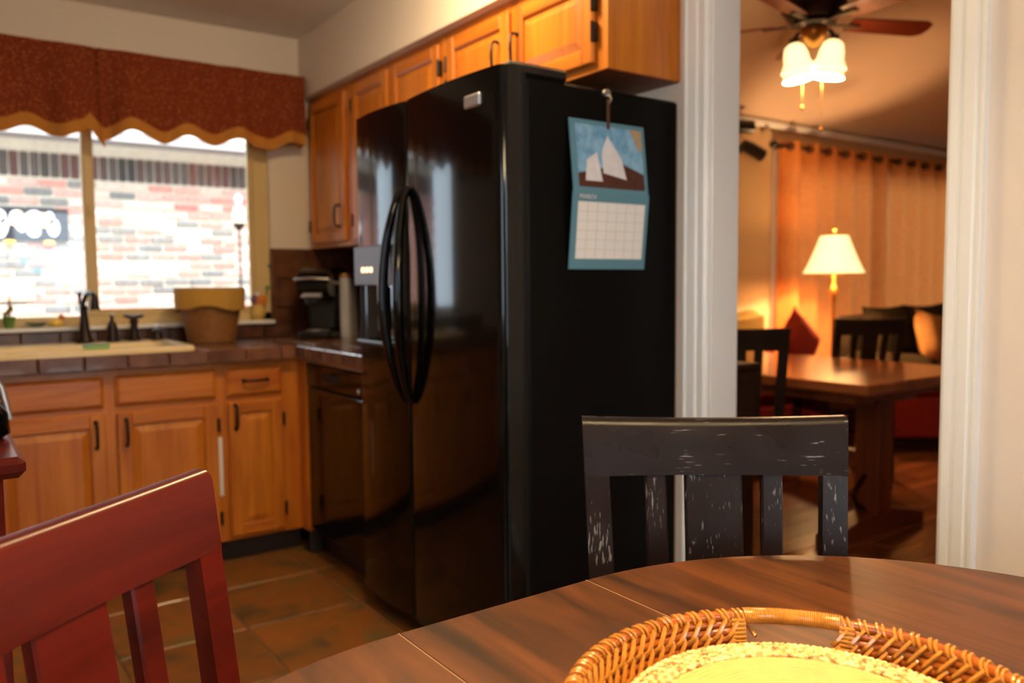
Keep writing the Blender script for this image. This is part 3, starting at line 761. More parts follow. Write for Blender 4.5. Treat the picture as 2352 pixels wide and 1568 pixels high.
MB().tube([(-.004, .004, .15), (-.014, .01, .175), (-.012, .01, .205)], [.007, .006, .008], 8).sphere((-.012, .01, .21), .010, 8, 6).build('lever', M['bronze'], fa, 50)
fs_ = thing('soap_dispenser', 'short dark bronze soap dispenser next to the faucet', 'dispenser', (.655, 3.985, DK))
MB().lathe([(.028, 0), (.028, .006), (.022, .02), (.023, .06), (.017, .08), (.009, .09), (.008, .115)], n=16).build('body', M['bronze'], fs_, 40)
MB().tube([(0, 0, .112), (0, -.012, .118), (0, -.035, .112)], [.007, .006, .004], 8).build('pump_nozzle', M['bronze'], fs_, 50)
FO = (.20, 0, 0)
MB().lathe([(.026, 0), (.025, .008), (.017, .025), (.015, .075), (.020, .085), (.014, .095)], FO, 16).build('tap_stem', M['bronze'], fa, 40)
MB().tube([(-.04, 0, .112), (-.015, 0, .105), (0, 0, .100), (.015, 0, .105), (.04, 0, .110)], [.008, .010, .014, .010, .008], 8).xf(Matrix.Translation(FO)).build('tap_lever', M['bronze'], fa, 50)
FO = (.295, 0, 0)
MB().lathe([(.026, 0), (.025, .012), (.020, .02), (.020, .042), (.012, .048)], FO, 14).build('air_gap_cap', M['bronze'], fa, 40)
MB().lathe([(.013, .046), (.014, .06), (.006, .066)], FO, 12).build('cap_button', M['silver'], fa, 40)
sp = thing('scrub_sponge', 'small green scrub sponge lying on the sink rim', 'sponge', (.52, 3.52, CT + .0225), .1)
MB().box(-.045, -.024, 0, .045, .024, .012, .005).build('sponge', mat('pale_green_sponge', (170, 214, 150), .9, .1, var=.1), sp)
MB().box(-.045, -.024, .012, .045, .024, .018, .002).build('scour_pad', M['green'], sp)

# ---- wicker basket with cloth liner, coffee maker, outlet
wb = thing('wicker_basket', 'round wicker basket with a tan cloth liner folded over its rim', 'basket', (1.068, 3.93, CT + .003))
H = .235
b = MB()
nr = 17
for i in range(nr):
    z = .006 + i * H / nr; r = .098 + (.142 - .098) * i / nr
    b.tube([(r * math.cos(a) + .002 * math.cos(a) * math.cos(18 * a + i * PI), r * math.sin(a) + .002 * math.sin(a) * math.cos(18 * a + i * PI), z) for a in [2 * PI * k / 54 for k in range(54)]], .0078, 6, closed=True)
b.lathe([(.0, .004), (.094, .004), (.137, H)], n=40, capb=False, capt=False)
b.build('basket_body', M['wicker'], wb, 60)
def lin_r(z): return .100 + (.142 - .100) * z / H
def lfn(side):
    def f(u, v):
        a = 2 * PI * u; drop = .095 + .012 * math.cos(2 * a + 1.0) + .006 * math.cos(5 * a)
        if v < .35:
            t = v / .35; r = lin_r(H) - .008 + .014 * t; z = H - .03 + .045 * t - .0
        else:
            t = (v - .35) / .65; r = lin_r(H - drop * t) + .016 + .018 * t * (1 - .3 * t) + .004 * math.cos(9 * a) * t; z = H + .015 - drop * t
        return (r * math.cos(a), r * math.sin(a), z)
    return f
MB().grid(lfn(0), 64, 14).build('cloth_liner', M['liner'], wb, 80)
MB().tube([((lin_r(H) + .006) * math.cos(a), (lin_r(H) + .006) * math.sin(a), H + .015) for a in [2 * PI * k / 48 for k in range(48)]], .005, 6, closed=True).build('rim', mat('pale_blue_hem', (176, 196, 206), .7, .2), wb, 60)
cm = thing('coffee_maker', 'black pod coffee maker with a silver side tank in the corner', 'coffee maker', (1.605, 3.90, CT + .0005), math.radians(-42))
b = MB(); b.box(-.085, -.13, 0, .085, .15, .035, .012); b.box(-.08, .0, .03, .08, .15, .235, .02); b.build('body', M['blackplastic'], cm, 40)
b = MB()
prof = [(-.135, .235), (-.142, .27), (-.12, .315), (-.06, .345), (.06, .35), (.14, .335), (.155, .29), (.152, .225), (-.02, .205), (-.10, .21)]
b.prism(prof, -.078, .078, 'x'); b.build('brew_head', M['blackgloss'], cm, 40)
MB().tube([(-.083, .03, .27), (-.083, -.10, .275), (-.083, -.145, .29), (0, -.158, .295), (.083, -.145, .29), (.083, -.10, .275), (.083, .03, .27)], .007, 8).build('lid_handle', M['silver'], cm, 60)
MB().box(-.05, -.146, .20, .05, -.13, .225, .006).build('badge_band', M['silver'], cm)
MB().lathe([(.055, .035), (.058, .037), (.058, .043), (.05, .045)], (0, -.07, 0), 20).build('drip_grate', M['silver'], cm)
b = MB(); b.prism(rrect(.086, .0, .140, .16, .02), .0, .30, 'z'); tk = b.build('water_tank', M['silverplastic'], cm, 40)
MB().prism(rrect(.083, -.004, .143, .164, .02), .30, .318, 'z').build('tank_lid', M['brass'], tk, 40)
MB().box(-.035, -.145, .165, .035, -.125, .205, .008).build('spout', M['blackplastic'], cm)
ol = thing('outlet_plate', 'ivory outlet plate on the brown tile splash behind the coffee maker', 'outlet', (1.604, 4.1075, 1.175))
MB().box(-.036, -.006, -.058, .036, 0, .058, .003).build('plate', M['pinkplate'], ol)
for z in (-.022, .022): MB().box(-.016, -.008, z - .014, .016, -.005, z + .014, .002).build('socket', M['printwhite'], ol)

# ---- dishwasher
dw = thing('dishwasher', 'black dishwasher under the countertop beside the refrigerator', 'dishwasher', (1.335, 3.405, 0), -PI / 2)
MB().box(0, .012, .10, .60, .59, .866).build('tub', M['blackplastic'], dw)
MB().box(.002, -.012, .115, .598, .014, .745, .006).build('door_panel', M['blackgloss'], dw)
cpn = MB().box(.002, -.016, .750, .598, .014, .850, .006).build('control_panel', M['blackgloss'], dw)
MB().prism([(.26 + .09 * math.cos(t), .815 + .035 * math.sin(t)) for t in [PI + PI * i / 12 for i in range(13)]], -.0185, -.0155, 'y').build('latch_recess', M['dark'], cpn)
MB().box(.002, -.014, .852, .598, .0, .862, .002).build('top_strip', M['silver'], dw)
MB().sphere((.535, -.017, .775), (.010, .004, .010), 10, 6).build('button', M['silver'], dw)
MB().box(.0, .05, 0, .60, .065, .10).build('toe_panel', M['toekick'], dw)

# ---- upper cabinets on the right wall
def upper(name, label, ya, yb, z0, doors):
    c = thing(name, label, 'cabinet', (1.645, ya, 0), -PI / 2); w_ = ya - yb; zt = 2.134
    MB().box(.001, .02, z0 + .001, w_ - .001, .304, zt).build('carcass', M['oak_z'], c)
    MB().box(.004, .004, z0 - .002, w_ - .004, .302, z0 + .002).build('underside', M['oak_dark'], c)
    ed = [0] + [e for d in doors for e in (ya - d[0], ya - d[1])] + [w_]
    for i in range(0, len(ed), 2): MB().box(ed[i] - (0 if i == 0 else .010), 0, z0, ed[i + 1] + (0 if i == len(ed) - 2 else .010), .021, zt, .001).build('stile', M['oak_z'], c)
    for q0, q1 in ((z0, z0 + .034), (zt - .05, zt)): MB().box(.001, .0008, q0, w_ - .001, .0212, q1).build('face_rail', M['oak_x'], c)
    for d in doors:
        door(c, ya - d[0], ya - d[1], z0 + .022, zt - .036, 0, (ya - d[2], d[3]) if d[2] else None, d[4], .05)
    return c
upper('tall_wall_cabinet', 'tall oak wall cabinet in the corner above the coffee maker', 4.108, 3.585, 1.372, [(4.075, 3.648, 3.705, 1.515, 'l')])
upper('middle_wall_cabinet', 'oak wall cabinet behind the refrigerator top with two doors', 3.583, 2.735, 1.372, [(3.555, 3.197, 3.235, 1.52, 'l'), (3.160, 2.762, 3.12, 1.52, 'r')])
upper('fridge_wall_cabinet', 'short oak cabinet hanging above the refrigerator with bare end panel', 2.732, 1.818, 1.808, [(2.700, 2.297, 2.352, 1.955, 'l'), (2.268, 1.868, 2.240, 1.955, 'r')])

# ---- refrigerator
rf = thing('refrigerator', 'black side by side refrigerator with bowed handles and water dispenser', 'refrigerator', (0, 0, 0))
FY0, FY1 = 1.824, 2.742
MB().box(1.352, FY0, .02, 1.946, FY1, 1.747, .008).build('case', M['blacktex'], rf)
def rdoor(y0, y1, hole=None):
    """gently bowed door front; local shell from X=1.27 to 1.34"""
    n = 40; prof = []
    for i in range(n + 1):
        t = i / n; r = .022 if (t < .5) == (abs(y0 - FY0) < .01) else .007
        if abs(y1 - FY1) < .001: r = .022 if t > .5 else .007
        t = .5 - .5 * math.cos(PI * t); yy = y0 + (y1 - y0) * t; e = min(t, 1 - t) * (y1 - y0)
        x = 1.268 - .016 * (1 - (2 * t - 1) ** 2)
        if e < r: x += (r - math.sqrt(max(0, r * r - (r - e) ** 2)))
        prof.append((x, yy))
    return prof
SPL = 2.358
def doorshell(y0, y1):
    pr = rdoor(y0, y1); poly = pr + [(1.338, y1), (1.338, y0)]
    return MB().prism(poly, .075, 1.768, 'z')
dr = doorshell(FY0 - .002, SPL - .004).build('refrigerator_door', M['blackgloss'], rf, 35)
# freezer door: built in bands so that the dispenser bay is a real recess
DY0, DY1, DZ0, DZ1, DZ2 = 2.432, 2.722, .985, 1.18, 1.318
pr = rdoor(SPL + .004, FY1)
b = MB()
b.prism(pr + [(1.338, FY1), (1.338, SPL + .004)], .075, DZ0, 'z')
b.prism(pr + [(1.338, FY1), (1.338, SPL + .004)], DZ1, 1.768, 'z')
lo_ = [p for p in pr if p[1] <= DY0] ; hi_ = [p for p in pr if p[1] >= DY1]
b.prism(lo_ + [(lo_[-1][0], DY0), (1.338, DY0), (1.338, SPL + .004)], DZ0, DZ1, 'z')
b.prism([(hi_[0][0], DY1)] + hi_ + [(1.338, FY1), (1.338, DY1)], DZ0, DZ1, 'z')
fd = b.build('freezer_door', M['blackgloss'], rf, 35)
b = MB()
cc = []
for i in range(13): 
    a = PI * i / 12; cc.append((1.262 + .062 * math.sin(a), (DY0 + DY1) / 2 - (DY1 - DY0) / 2 * math.cos(a)))
bay = MB(); n = len(cc)
bay.add([(x, y_, DZ0) for x, y_ in cc] + [(x, y_, DZ1) for x, y_ in cc], [(i, i + 1, n + i + 1, n + i) for i in range(n - 1)])
bay.build('dispenser_bay', mat('bay_blue_black', (22, 24, 34), .12, .6, coat=.5), fd, 60)
MB().box(1.243, DY0 + .01, DZ0 - .012, 1.30, DY1 - .01, DZ0 + .004, .004).build('drip_tray', M['greyplastic'], fd)
pan = MB().box(1.2435, DY0, DZ1, 1.262, DY1, DZ2, .004).build('dispenser_panel', M['greyplastic'], fd)
for k in range(3): MB().box(1.2415, 2.572 + k * .032, 1.226, 1.2445, 2.594 + k * .032, 1.244, .002).build('lit_button', M['led'], fd)
MB().box(1.27, (DY0 + DY1) / 2 - .02, 1.02, 1.31, (DY0 + DY1) / 2 + .02, 1.18, .008).build('paddle', M['blackplastic'], fd)
def handle(sg):
    y_ = SPL + sg * .022; pts = []; rr_ = []
    for i in range(25):
        t = i / 24; s_ = math.sin(PI * t); z = .800 + .69 * t
        pts.append((1.262 - .062 * s_ ** .6, y_ + sg * .030 * s_ ** 1.1, z)); rr_.append(.011 + .007 * s_)
    return MB().tube(pts, rr_, 12)
handle(-1).build('handle', M['blackgloss'], dr, 60)
handle(1).build('handle', M['blackgloss'], fd, 60)
MB().box(1.2505, 1.905, 1.672, 1.262, 1.985, 1.708, .004).build('badge', M['silver'], dr)
MB().box(1.30, FY0 + .003, 1.747, 1.505, FY0 + .11, 1.785, .010).build('hinge_cover', M['blackplastic'], rf)
MB().box(1.30, FY1 - .11, 1.747, 1.505, FY1 - .003, 1.785, .010).build('hinge_cover', M['blackplastic'], rf)
MB().box(1.338, FY0 + .004, .075, 1.353, FY1 - .004, 1.765).build('door_gasket', M['dark'], rf)
gr_ = MB().box(1.300, FY0 + .01, .015, 1.345, FY1 - .01, .068, .006)
for k in range(4): gr_.box(1.294, FY0 + .03, .022 + k * .011, 1.302, FY1 - .03, .028 + k * .011)
gr_.build('base_grille', M['blackplastic'], rf)
for yy in (FY0 + .06, FY1 - .06): MB().cyl((1.36, yy, 0), (1.36, yy, .03), .018, n=10).cyl((1.90, yy, 0), (1.90, yy, .03), .018, n=10).build('foot', M['blackplastic'], rf)

# ---- wall calendar on the refrigerator side (plain seascape in place of its picture)
cl = thing('wall_calendar', 'blue wall calendar with a sea picture hung on the refrigerator side', 'calendar', (1.64, FY0 - .004, 1.445))
def tilt(mb, top):
    # the upper leaf leans out at the fold, the lower leaf hangs back
    mb.v = [(x, y_ - (.022 * (1 - z / .205) if top else .022 * (1 + z / .222)), z) for x, y_, z in mb.v]; return mb
tilt(MB().box(-.146, -.004, 0, .146, -.001, .205), True).build('picture_leaf', M['bluecard'], cl)
tilt(MB().box(-.148, -.004, -.222, .150, -.001, 0), False).build('month_leaf', M['bluecard'], cl)
pl = cl.children
def flat(poly, y_, name, m, top=True, par=None): return tilt(MB().prism(poly, y_ - .0003, y_, 'y'), top).build(name, m, par or pl[0] if top else (par or pl[1]))
PL = [o for o in cl.children if o.name.startswith('picture_leaf')][0]; ML = [o for o in cl.children if o.name.startswith('month_leaf')][0]
def fl_(poly, k, name, m, top): return tilt(MB().prism(poly, -.0046 - k * .0004, -.0043 - k * .0004 + .0001, 'y'), top).build(name, m, PL if top else ML)
fl_([(-.125, .012), (.132, .012), (.132, .192), (-.125, .192)], 0, 'sea_print', M['sea'], True)
fl_([(-.125, .012), (.132, .012), (.132, .06), (.03, .092), (-.03, .07), (-.125, .05)], 1, 'boat_print', M['printbrown'], True)
fl_([(-.03, .055), (.06, .04), (.045, .10), (-.005, .165), (-.03, .12)], 2, 'sail_print', M['printwhite'], True)
fl_([(-.10, .03), (-.035, .03), (-.05, .115), (-.09, .09)], 2, 'sail_print', M['printwhite'], True)
fl_([(.085, .192), (.132, .192), (.132, .13), (.118, .13)], 2, 'sail_print', M['printtan'], True)
fl_([(-.128, -.192), (.134, -.192), (.134, -.030), (-.128, -.030)], 0, 'date_grid', M['paper'], False)
b = MB()
for i in range(8): x = -.128 + .262 * i / 7; b.box(x - .0006, -.0056, -.192, x + .0006, -.0050, -.030)
for i in range(7): z = -.192 + .162 * i / 6; b.box(-.128, -.0056, z - .0006, .134, -.0050, z + .0006)
tilt(b, False).build('grid_rule', M['gridgrey'], ML)
def textmesh(s, size, m, parent, mtx, name='lettering'):
    cu = bpy.data.curves.new(name, 'FONT'); cu.body = s; cu.size = size; cu.extrude = .0003
    o = bpy.data.objects.new(name, cu); COL.objects.link(o)
    dg = bpy.context.evaluated_depsgraph_get(); me = bpy.data.meshes.new_from_object(o.evaluated_get(dg))
    bpy.data.objects.remove(o); me.transform(mtx); me.materials.clear(); me.materials.append(m)
    q = bpy.data.objects.new(name, me); COL.objects.link(q); q.parent = parent; return q
textmesh('MARCH', .018, M['printwhite'], ML, Matrix.Translation((-.125, -.0272, -.022)) @ Matrix.Rotation(PI / 2, 4, 'X'))
hk = thing('magnet_clip', 'silver magnetic hook with a brown strap holding the calendar', 'hook', (1.641, FY0, 1.735))
MB().cyl((0, 0, 0), (0, -.010, 0), .012, n=14).tube([(0, -.008, -.004), (0, -.02, -.012), (0, -.024, -.022), (0, -.016, -.03)], .003, 6).build('hook', M['silver'], hk, 50)
MB().box(-.006, -.014, -.105, .006, -.009, -.018, .002).build('strap', M['printbrown'], hk)

# ---- valance
ZT = 2.222
def wave(x):
    n = [(-1.0, 1.85), (-.9, 1.88), (-.78, 1.83), (-.66, 1.87), (-.53, 1.825), (-.41, 1.865), (-.29, 1.822), (-.16, 1.862), (-.05, 1.82), (.07, 1.862), (.18, 1.818), (.27, 1.826), (.364, 1.862), (.491, 1.824), (.567, 1.850), (.61, 1.88), (.66, 1.830), (.776, 1.880), (.908, 1.834), (1.013, 1.879), (1.126, 1.843), (1.239, 1.884), (1.397, 1.848), (1.508, 1.892), (1.60, 1.885)]
    for (a, za_), (c, zc) in zip(n, n[1:]):
        if a <= x <= c:
            t = (x - a) / (c - a); return za_ + (zc - za_) * (.5 - .5 * math.cos(PI * t))
    return n[-1][1]
def fold(x): return .016 * math.sin(x * 26.0) + .014 * max(0, math.sin(x * 19.4 + 1)) ** 6 * -1 + .008 * math.sin(x * 51 + 1)
def val(x0, x1, label, ret):
    t = thing('valance', label, 'valance', (0, 0, 0))
    L_ = x1 - x0; R_ = .115 if ret else 0.0; tot = L_ + R_
    def pos(u):
        s = u * tot
        if s <= L_: return x0 + s, 3.995
        return x1 - .0 , 3.995 + (s - L_)
    def surf(zf):
        def f(u, v):
            x, y_ = pos(u); k = max(0, min(1, (v if zf == 0 else 1)))
            zb = wave(x); 
            if zf == 0: z = ZT - (ZT - zb - .055) * v
            else: z = zb + .055 - .055 * v
            yy = y_ - (fold(x) * (.25 + .75 * k) if y_ == 3.995 else 0)
            return (x, yy, z)
        return f
    n = int(tot * 90)
    MB().grid(surf(0), n, 8).build('cloth', M['valance'], t, 80)
    MB().grid(surf(1), n, 3).build('hem_band', M['band'], t, 80)
    return t
v1 = val(-.95, .600, 'rust floral valance with tan scalloped hem, left one over the window', False)
v2 = val(.645, 1.583, 'rust floral valance with tan scalloped hem, beside the corner cabinet', True)
def sw(v0, v1_):
    def f(u, v):
        x = .585 + .08 * u; zb = 1.955 - .10 * u - .0; 
        vv = v0 + (v1_ - v0) * v
        z = ZT - (ZT - zb + .06) * vv
        return (x, 4.008 - .010 * math.sin(u * 5), z)
    return f
MB().grid(sw(0, .80), 8, 8).build('overlap_cloth', M['valance'], v2, 80)
MB().grid(sw(.80, 1.0), 8, 3).build('overlap_hem', M['band'], v2, 80)
MB().cyl((-.95, 4.03, ZT - .012), (1.575, 4.03, ZT - .012), .009, n=8).build('rod', M['bronze'], v2)
MB().box(1.585, 4.02, 1.935, 1.597, 4.115, 1.96, .003).build('bracket', M['bronze'], v2)

# ---- ornaments on the window sill
ZS = KZ0 + .002
o = thing('duck_figurine', 'tiny yellow glazed duck on the sill left of the faucet', 'figurine', (.455, 4.115, ZS))
MB().sphere((0, 0, .020), (.028, .018, .020), 12, 8).build('body', M['yellowglaze'], o, 60); MB().sphere((.018, 0, .045), .012, 10, 6).build('head', M['orangeglaze'], o, 60); MB().sphere((.032, 0, .043), (.008, .005, .003), 8, 5).build('bill', M['orangeglaze'], o, 60)
o = thing('glass_dish', 'small pale aqua glass dish on the sill next to the duck', 'dish', (.375, 4.115, ZS))
MB().lathe([(.015, 0), (.035, .012), (.042, .022), (.038, .022), (.03, .014), (.0, .006)], n=18, capt=False).build('dish', M['aqua'], o, 60)
o = thing('stick_plant', 'slim brown plant stake in a green pot at the far end of the sill', 'plant', (.275, 4.118, ZS))
MB().lathe([(.016, 0), (.024, .05), (.026, .052), (.020, .05)], n=14).build('pot', M['green'], o, 40); MB().cyl((0, 0, .045), (.008, 0, .19), .005, .003, 6).build('stem', M['wicker'], o)
for k in range(3): MB().sphere((-.014 + .012 * k, .004 * (k % 2), .06 + .012 * k), (.008, .004, .014), 8, 5).build('leaf', M['green'], o, 60)
o = thing('flower_vase', 'small pale vase with orange and violet blooms in the window corner', 'vase', (1.352, 4.115, ZS))
MB().lathe([(.022, 0), (.034, .02), (.036, .045), (.026, .07), (.028, .078)], n=18).build('vase', M['cream'], o, 50)
for (dx, dz, r_, m_) in ((.014, .10, .030, 'orangeglaze'), (-.018, .105, .024, 'violet'), (-.006, .125, .016, 'printwhite'), (.012, .075, .013, 'printwhite')):
    b = MB(); b.sphere((dx, -.01, dz), r_ * .55, 10, 7)
    for k in range(7): a = 2 * PI * k / 7; b.sphere((dx + r_ * .7 * math.cos(a), -.012, dz + r_ * .7 * math.sin(a)), (r_ * .42, r_ * .3, r_ * .42), 8, 5)
    b.build('bloom', M[m_], o, 60)
b = MB(); b.tube([(.02, 0, .07), (.045, 0, .12), (.05, -.004, .16)], .0025, 5); b.sphere((.05, -.004, .165), (.012, .006, .010), 8, 5); b.build('leaf_stem', M['green'], o, 60)
o = thing('hanging_crystal', 'tiny clear crystal ball hanging on a thread before the window frame', 'crystal', (1.425, 4.13, 1.285))
MB().sphere((0, 0, 0), .010, 10, 8).build('crystal', M['aqua'], o, 60); MB().cyl((0, 0, .009), (0, 0, .60), .0008, n=4).build('thread', M['printwhite'], o)
o = thing('heart_suncatcher', 'pale blue glass hearts hanging in the left window pane', 'suncatcher', (.40, 4.15, 1.30))
MB().cyl((0, 0, .02), (0, 0, .75), .0008, n=4).build('thread', M['printwhite'], o)
for dx, dz, s_ in ((-.05, .01, .030), (.035, .03, .036), (-.005, -.025, .034)):
    hp = []
    for i in range(28):
        t = 2 * PI * i / 28; hp.append((dx + s_ * math.sin(t) ** 3, dz + s_ * (13 * math.cos(t) - 5 * math.cos(2 * t) - 2 * math.cos(3 * t) - math.cos(4 * t)) / 16))
    MB().prism(hp, -.003, .003, 'y').build('glass_heart', M['aqua'], o)

# ---- kitchen ceiling light and dining chandelier (both above the picture)
kl = thing('ceiling_light', 'flush opal ceiling light in the kitchen above the frame', 'light', (1.14, 2.2, 2.44))
MB().lathe([(.0, -.10), (.06, -.097), (.12, -.08), (.16, -.045), (.17, -.02)], n=28, capb=False, capt=False).build('opal_dome', M['dome'], kl, 60)
MB().lathe([(.18, -.022), (.185, -.012), (.18, 0)], n=28).build('ceiling_plate', M['brass'], kl, 40)
# ================================================================== DINING CORNER
# ---- oval dining table with a leaf
ZTB = .76
CXA, CXB, CYT, RT = .445, .745, .337, .538
dt = thing('dining_table', 'oval brown wood dining table with a leaf, wicker tray standing on it', 'table', ((CXA + CXB) / 2, CYT, 0))
ox, oy = (CXA + CXB) / 2, CYT
def edge_prof(mb, poly_fn, t=.026, e=.007):
    """rounded slab from an outline function poly_fn(inset)"""
    loops = [(poly_fn(e), ZTB - t), (poly_fn(.001), ZTB - t + e), (poly_fn(0), ZTB - t * .5), (poly_fn(.0015), ZTB - e * .6), (poly_fn(e * .8), ZTB)]
    n = len(loops[0][0]); vs = []; fs = []
    for P, z in loops: vs += [(p[0], p[1], z) for p in P]
    for j in range(len(loops) - 1):
        for i in range(n): l = (i + 1) % n; fs.append((j * n + i, j * n + l, (j + 1) * n + l, (j + 1) * n + i))
    fs.append(tuple(range(n))[::-1]); fs.append(tuple((len(loops) - 1) * n + i for i in range(n)))
    return mb.add(vs, fs)
gp = .0009
def half(sgn):
    def f(e):
        r = RT - e; c = (CXB if sgn > 0 else CXA) - ox; P = []
        for i in range(61):
            a = -PI / 2 + PI * i / 60
            P.append((c + sgn * r * math.cos(a) + sgn * gp * (1 if i in (0, 60) else 0), sgn * r * math.sin(a)))
        return P
    return f
def leaf_(e): 
    a = (CXB - CXA) / 2 - gp - e * .25; r = RT - e; return [(-a, -r), (a, -r), (a, r), (-a, r)]
edge_prof(MB(), half(-1)).build('table_half', M['tabletop'], dt, 35)
edge_prof(MB(), half(1)).build('table_half', M['tabletop'], dt, 35)
edge_prof(MB(), leaf_).build('table_leaf', M['tabletop'], dt, 35)
for q in (CXA - ox, CXB - ox): MB().box(q - .0011, -RT + .004, ZTB - .02, q + .0011, RT - .004, ZTB - .0002).build('seam_highlight', mat('seam_highlight_wood', (176, 136, 100), .4, .4, var=.2, vscale=30), dt)  # pale strips paint the light caught along the seam bevels
def apron():
    P = []
    for c, a0 in ((CXB - ox, -PI / 2), (CXA - ox, PI / 2)):
        for i in range(31): a = a0 + PI * i / 30; P.append((c + (RT - .09) * math.cos(a), (RT - .09) * math.sin(a)))
    return P
Pa = apron(); Pi = [(x * .95, y_ * .94) for x, y_ in Pa]
n = len(Pa); b = MB()
b.add([(x, y_, .66) for x, y_ in Pa] + [(x, y_, ZTB - .027) for x, y_ in Pa] + [(x, y_, ZTB - .027) for x, y_ in Pi] + [(x, y_, .66) for x, y_ in Pi],
      [((k * n + i), (k * n + (i + 1) % n), (((k + 1) % 4) * n + (i + 1) % n), (((k + 1) % 4) * n + i)) for k in range(4) for i in range(n)])
b.build('apron', M['tableleg'], dt, 40)
MB().lathe([(.12, .70), (.12, .66), (.06, .62), (.05, .50), (.085, .36), (.09, .26), (.06, .20), (.10, .16), (.10, .12)], n=24).box(-.32, -.06, .70, .32, .06, ZTB - .027).build('pedestal', M['tableleg'], dt, 40)
for k in range(4):
    a = PI / 4 + k * PI / 2; ca, sa = math.cos(a), math.sin(a)
    MB().tube([(.06 * ca, .06 * sa, .17), (.18 * ca, .18 * sa, .15), (.30 * ca, .30 * sa, .07), (.38 * ca, .38 * sa, .03)], [.045, .04, .034, .03], 10).build('foot', M['tableleg'], dt, 50)

# ---- slat-back dining chairs (local +y = the way the sitter faces)
def make_chair(name, label, mz, mx, top=.95, loc=(0, 0), f=(0, 1), group=None, W=.455, pad='seatpad'):
    """loc = plan position of the middle of the top rail"""
    th = math.atan2(-f[0], f[1]); fl = math.hypot(*f); fx, fy = f[0] / fl, f[1] / fl
    YB = -.265
    c = thing(name, label, 'chair', (loc[0] - fx * YB, loc[1] - fy * YB, 0), th, group)
    S = .45; lean = (.075) / (top - S)
    def yb(z): return YB + .0 + (top - z) * lean if z > S else YB + .075 - (S - z) * .10 * 0 - max(0, (S - z)) * .09
    bow = lambda x: -.014 * (1 - (2 * x / W) ** 2)
    wt = lambda z: (W / 2) * (1 - .085 * max(0, (top - z)) / .5)
    # posts: below the rail down to the floor
    for s in (-1, 1):
        pts = []; b = MB(); zs = [top - .099, .78, .65, .52, S - .02, .25, 0]
        vs = []
        for z in zs:
            xo = s * wt(z); xi = xo - s * .042; yc = yb(z); d = .012 if z > .5 else .018
            xo, xi = sorted((xo, xi))
            vs += [(xo, yc - d, z), (xi, yc - d, z), (xi, yc + d, z), (xo, yc + d, z)]
        fs = []
        for j in range(len(zs) - 1):
            for i in range(4): l = (i + 1) % 4; fs.append((j * 4 + i, (j + 1) * 4 + i, (j + 1) * 4 + l, j * 4 + l))
        fs += [(0, 1, 2, 3), tuple(range(len(vs) - 4, len(vs)))[::-1]]
        b.add(vs, fs).build('rear_leg', mz, c)
    # top rail: bowed, bevelled board with the ends dropping to the posts
    prof = [(-.014, top - .100), (.013, top - .100), (.013, top - .013), (.0115, top - .0065), (.008, top - .0022), (.002, top), (-.010, top), (-.014, top - .004)]
    nS = 16; vs = []; fs = []; k = len(prof)
    for i in range(nS + 1):
        x = -W / 2 + W * i / nS; tt = 2 * x / W
        for (d, z) in prof:
            xx = x * (wt(z) / (W / 2))
            zz = z - (.006 * (1 - tt * tt) if z > top - .05 else 0)
            vs.append((xx, yb(z) + d + bow(x) * (1 if True else 0), zz))
    for i in range(nS):
        for j in range(k): l = (j + 1) % k; fs.append((i * k + j, i * k + l, (i + 1) * k + l, (i + 1) * k + j))
    fs += [tuple(range(k)), tuple(nS * k + j for j in range(k))[::-1]]
    MB().add(vs, fs).build('top_rail', mx, c, 28)
    def slat(xc, w_, nm):
        zs = [top - .097, .75, .62, .53]; vs = []; fs = []
        for z in zs:
            q = xc * wt(z) / (W / 2); y_ = yb(z) + bow(xc) ; d = .008; e = .003
            vs += [(q - w_ / 2, y_ - d, z), (q + w_ / 2, y_ - d, z), (q + w_ / 2, y_ + d - e, z), (q + w_ / 2 - e, y_ + d, z), (q - w_ / 2 + e, y_ + d, z), (q - w_ / 2, y_ + d - e, z)]
        for j in range(len(zs) - 1):
            for i in range(6): l = (i + 1) % 6; fs.append((j * 6 + i, (j + 1) * 6 + i, (j + 1) * 6 + l, j * 6 + l))
        fs += [tuple(range(6)), tuple(range(len(vs) - 6, len(vs)))[::-1]]
        MB().add(vs, fs).build(nm, mz, c)
    slat(-.102, .036, 'back_slat'); slat(0, .098, 'back_slat'); slat(.102, .036, 'back_slat')
    MB().box(-W / 2 + .05, yb(.52) - .011, .495, W / 2 - .05, yb(.52) + .011, .54, .003).build('lower_rail', mx, c)
    sp_ = MB(); P0 = [(-.20, -.19), (.20, -.19), (.225, .20), (.20, .235), (-.20, .235), (-.225, .20)]
    sp_.prism(P0, S - .012, S + .012, 'z'); sp_.build('seat', mx, c)
    MB().prism([(x * .95, y_ * .94 + .003) for x, y_ in P0], S + .012, S + .04, 'z').build('cushion', M[pad], c)
    MB().box(-.195, -.185, S - .07, .195, .21, S - .012, .004).build('seat_apron', mx, c)
    for s in (-1, 1):
        MB().add([(s * .17, .165, S - .012), (s * .215, .165, S - .012), (s * .215, .21, S - .012), (s * .17, .21, S - .012), (s * .178, .168, 0), (s * .205, .168, 0), (s * .205, .2, 0), (s * .178, .2, 0)],
                 [(0, 1, 2, 3), (7, 6, 5, 4), (0, 4, 5, 1), (1, 5, 6, 2), (2, 6, 7, 3), (3, 7, 4, 0)]).build('front_leg', mz, c)
        MB().box(s * .185 - .008, -.18, .20, s * .185 + .008, .18, .225, .002).build('stretcher', mx, c)
    return c
chb = make_chair('dining_chair', 'scuffed black slat back chair pushed up to the oval table', M['blackwood'], M['blackwood_x'], .95, (1.100, .9465), (-.609, -.793))
chr_ = make_chair('dining_chair', 'cherry red slat back chair at the rounded end of the oval table', M['red'], M['red'], .95, (.097, .928), (.63, -.777))

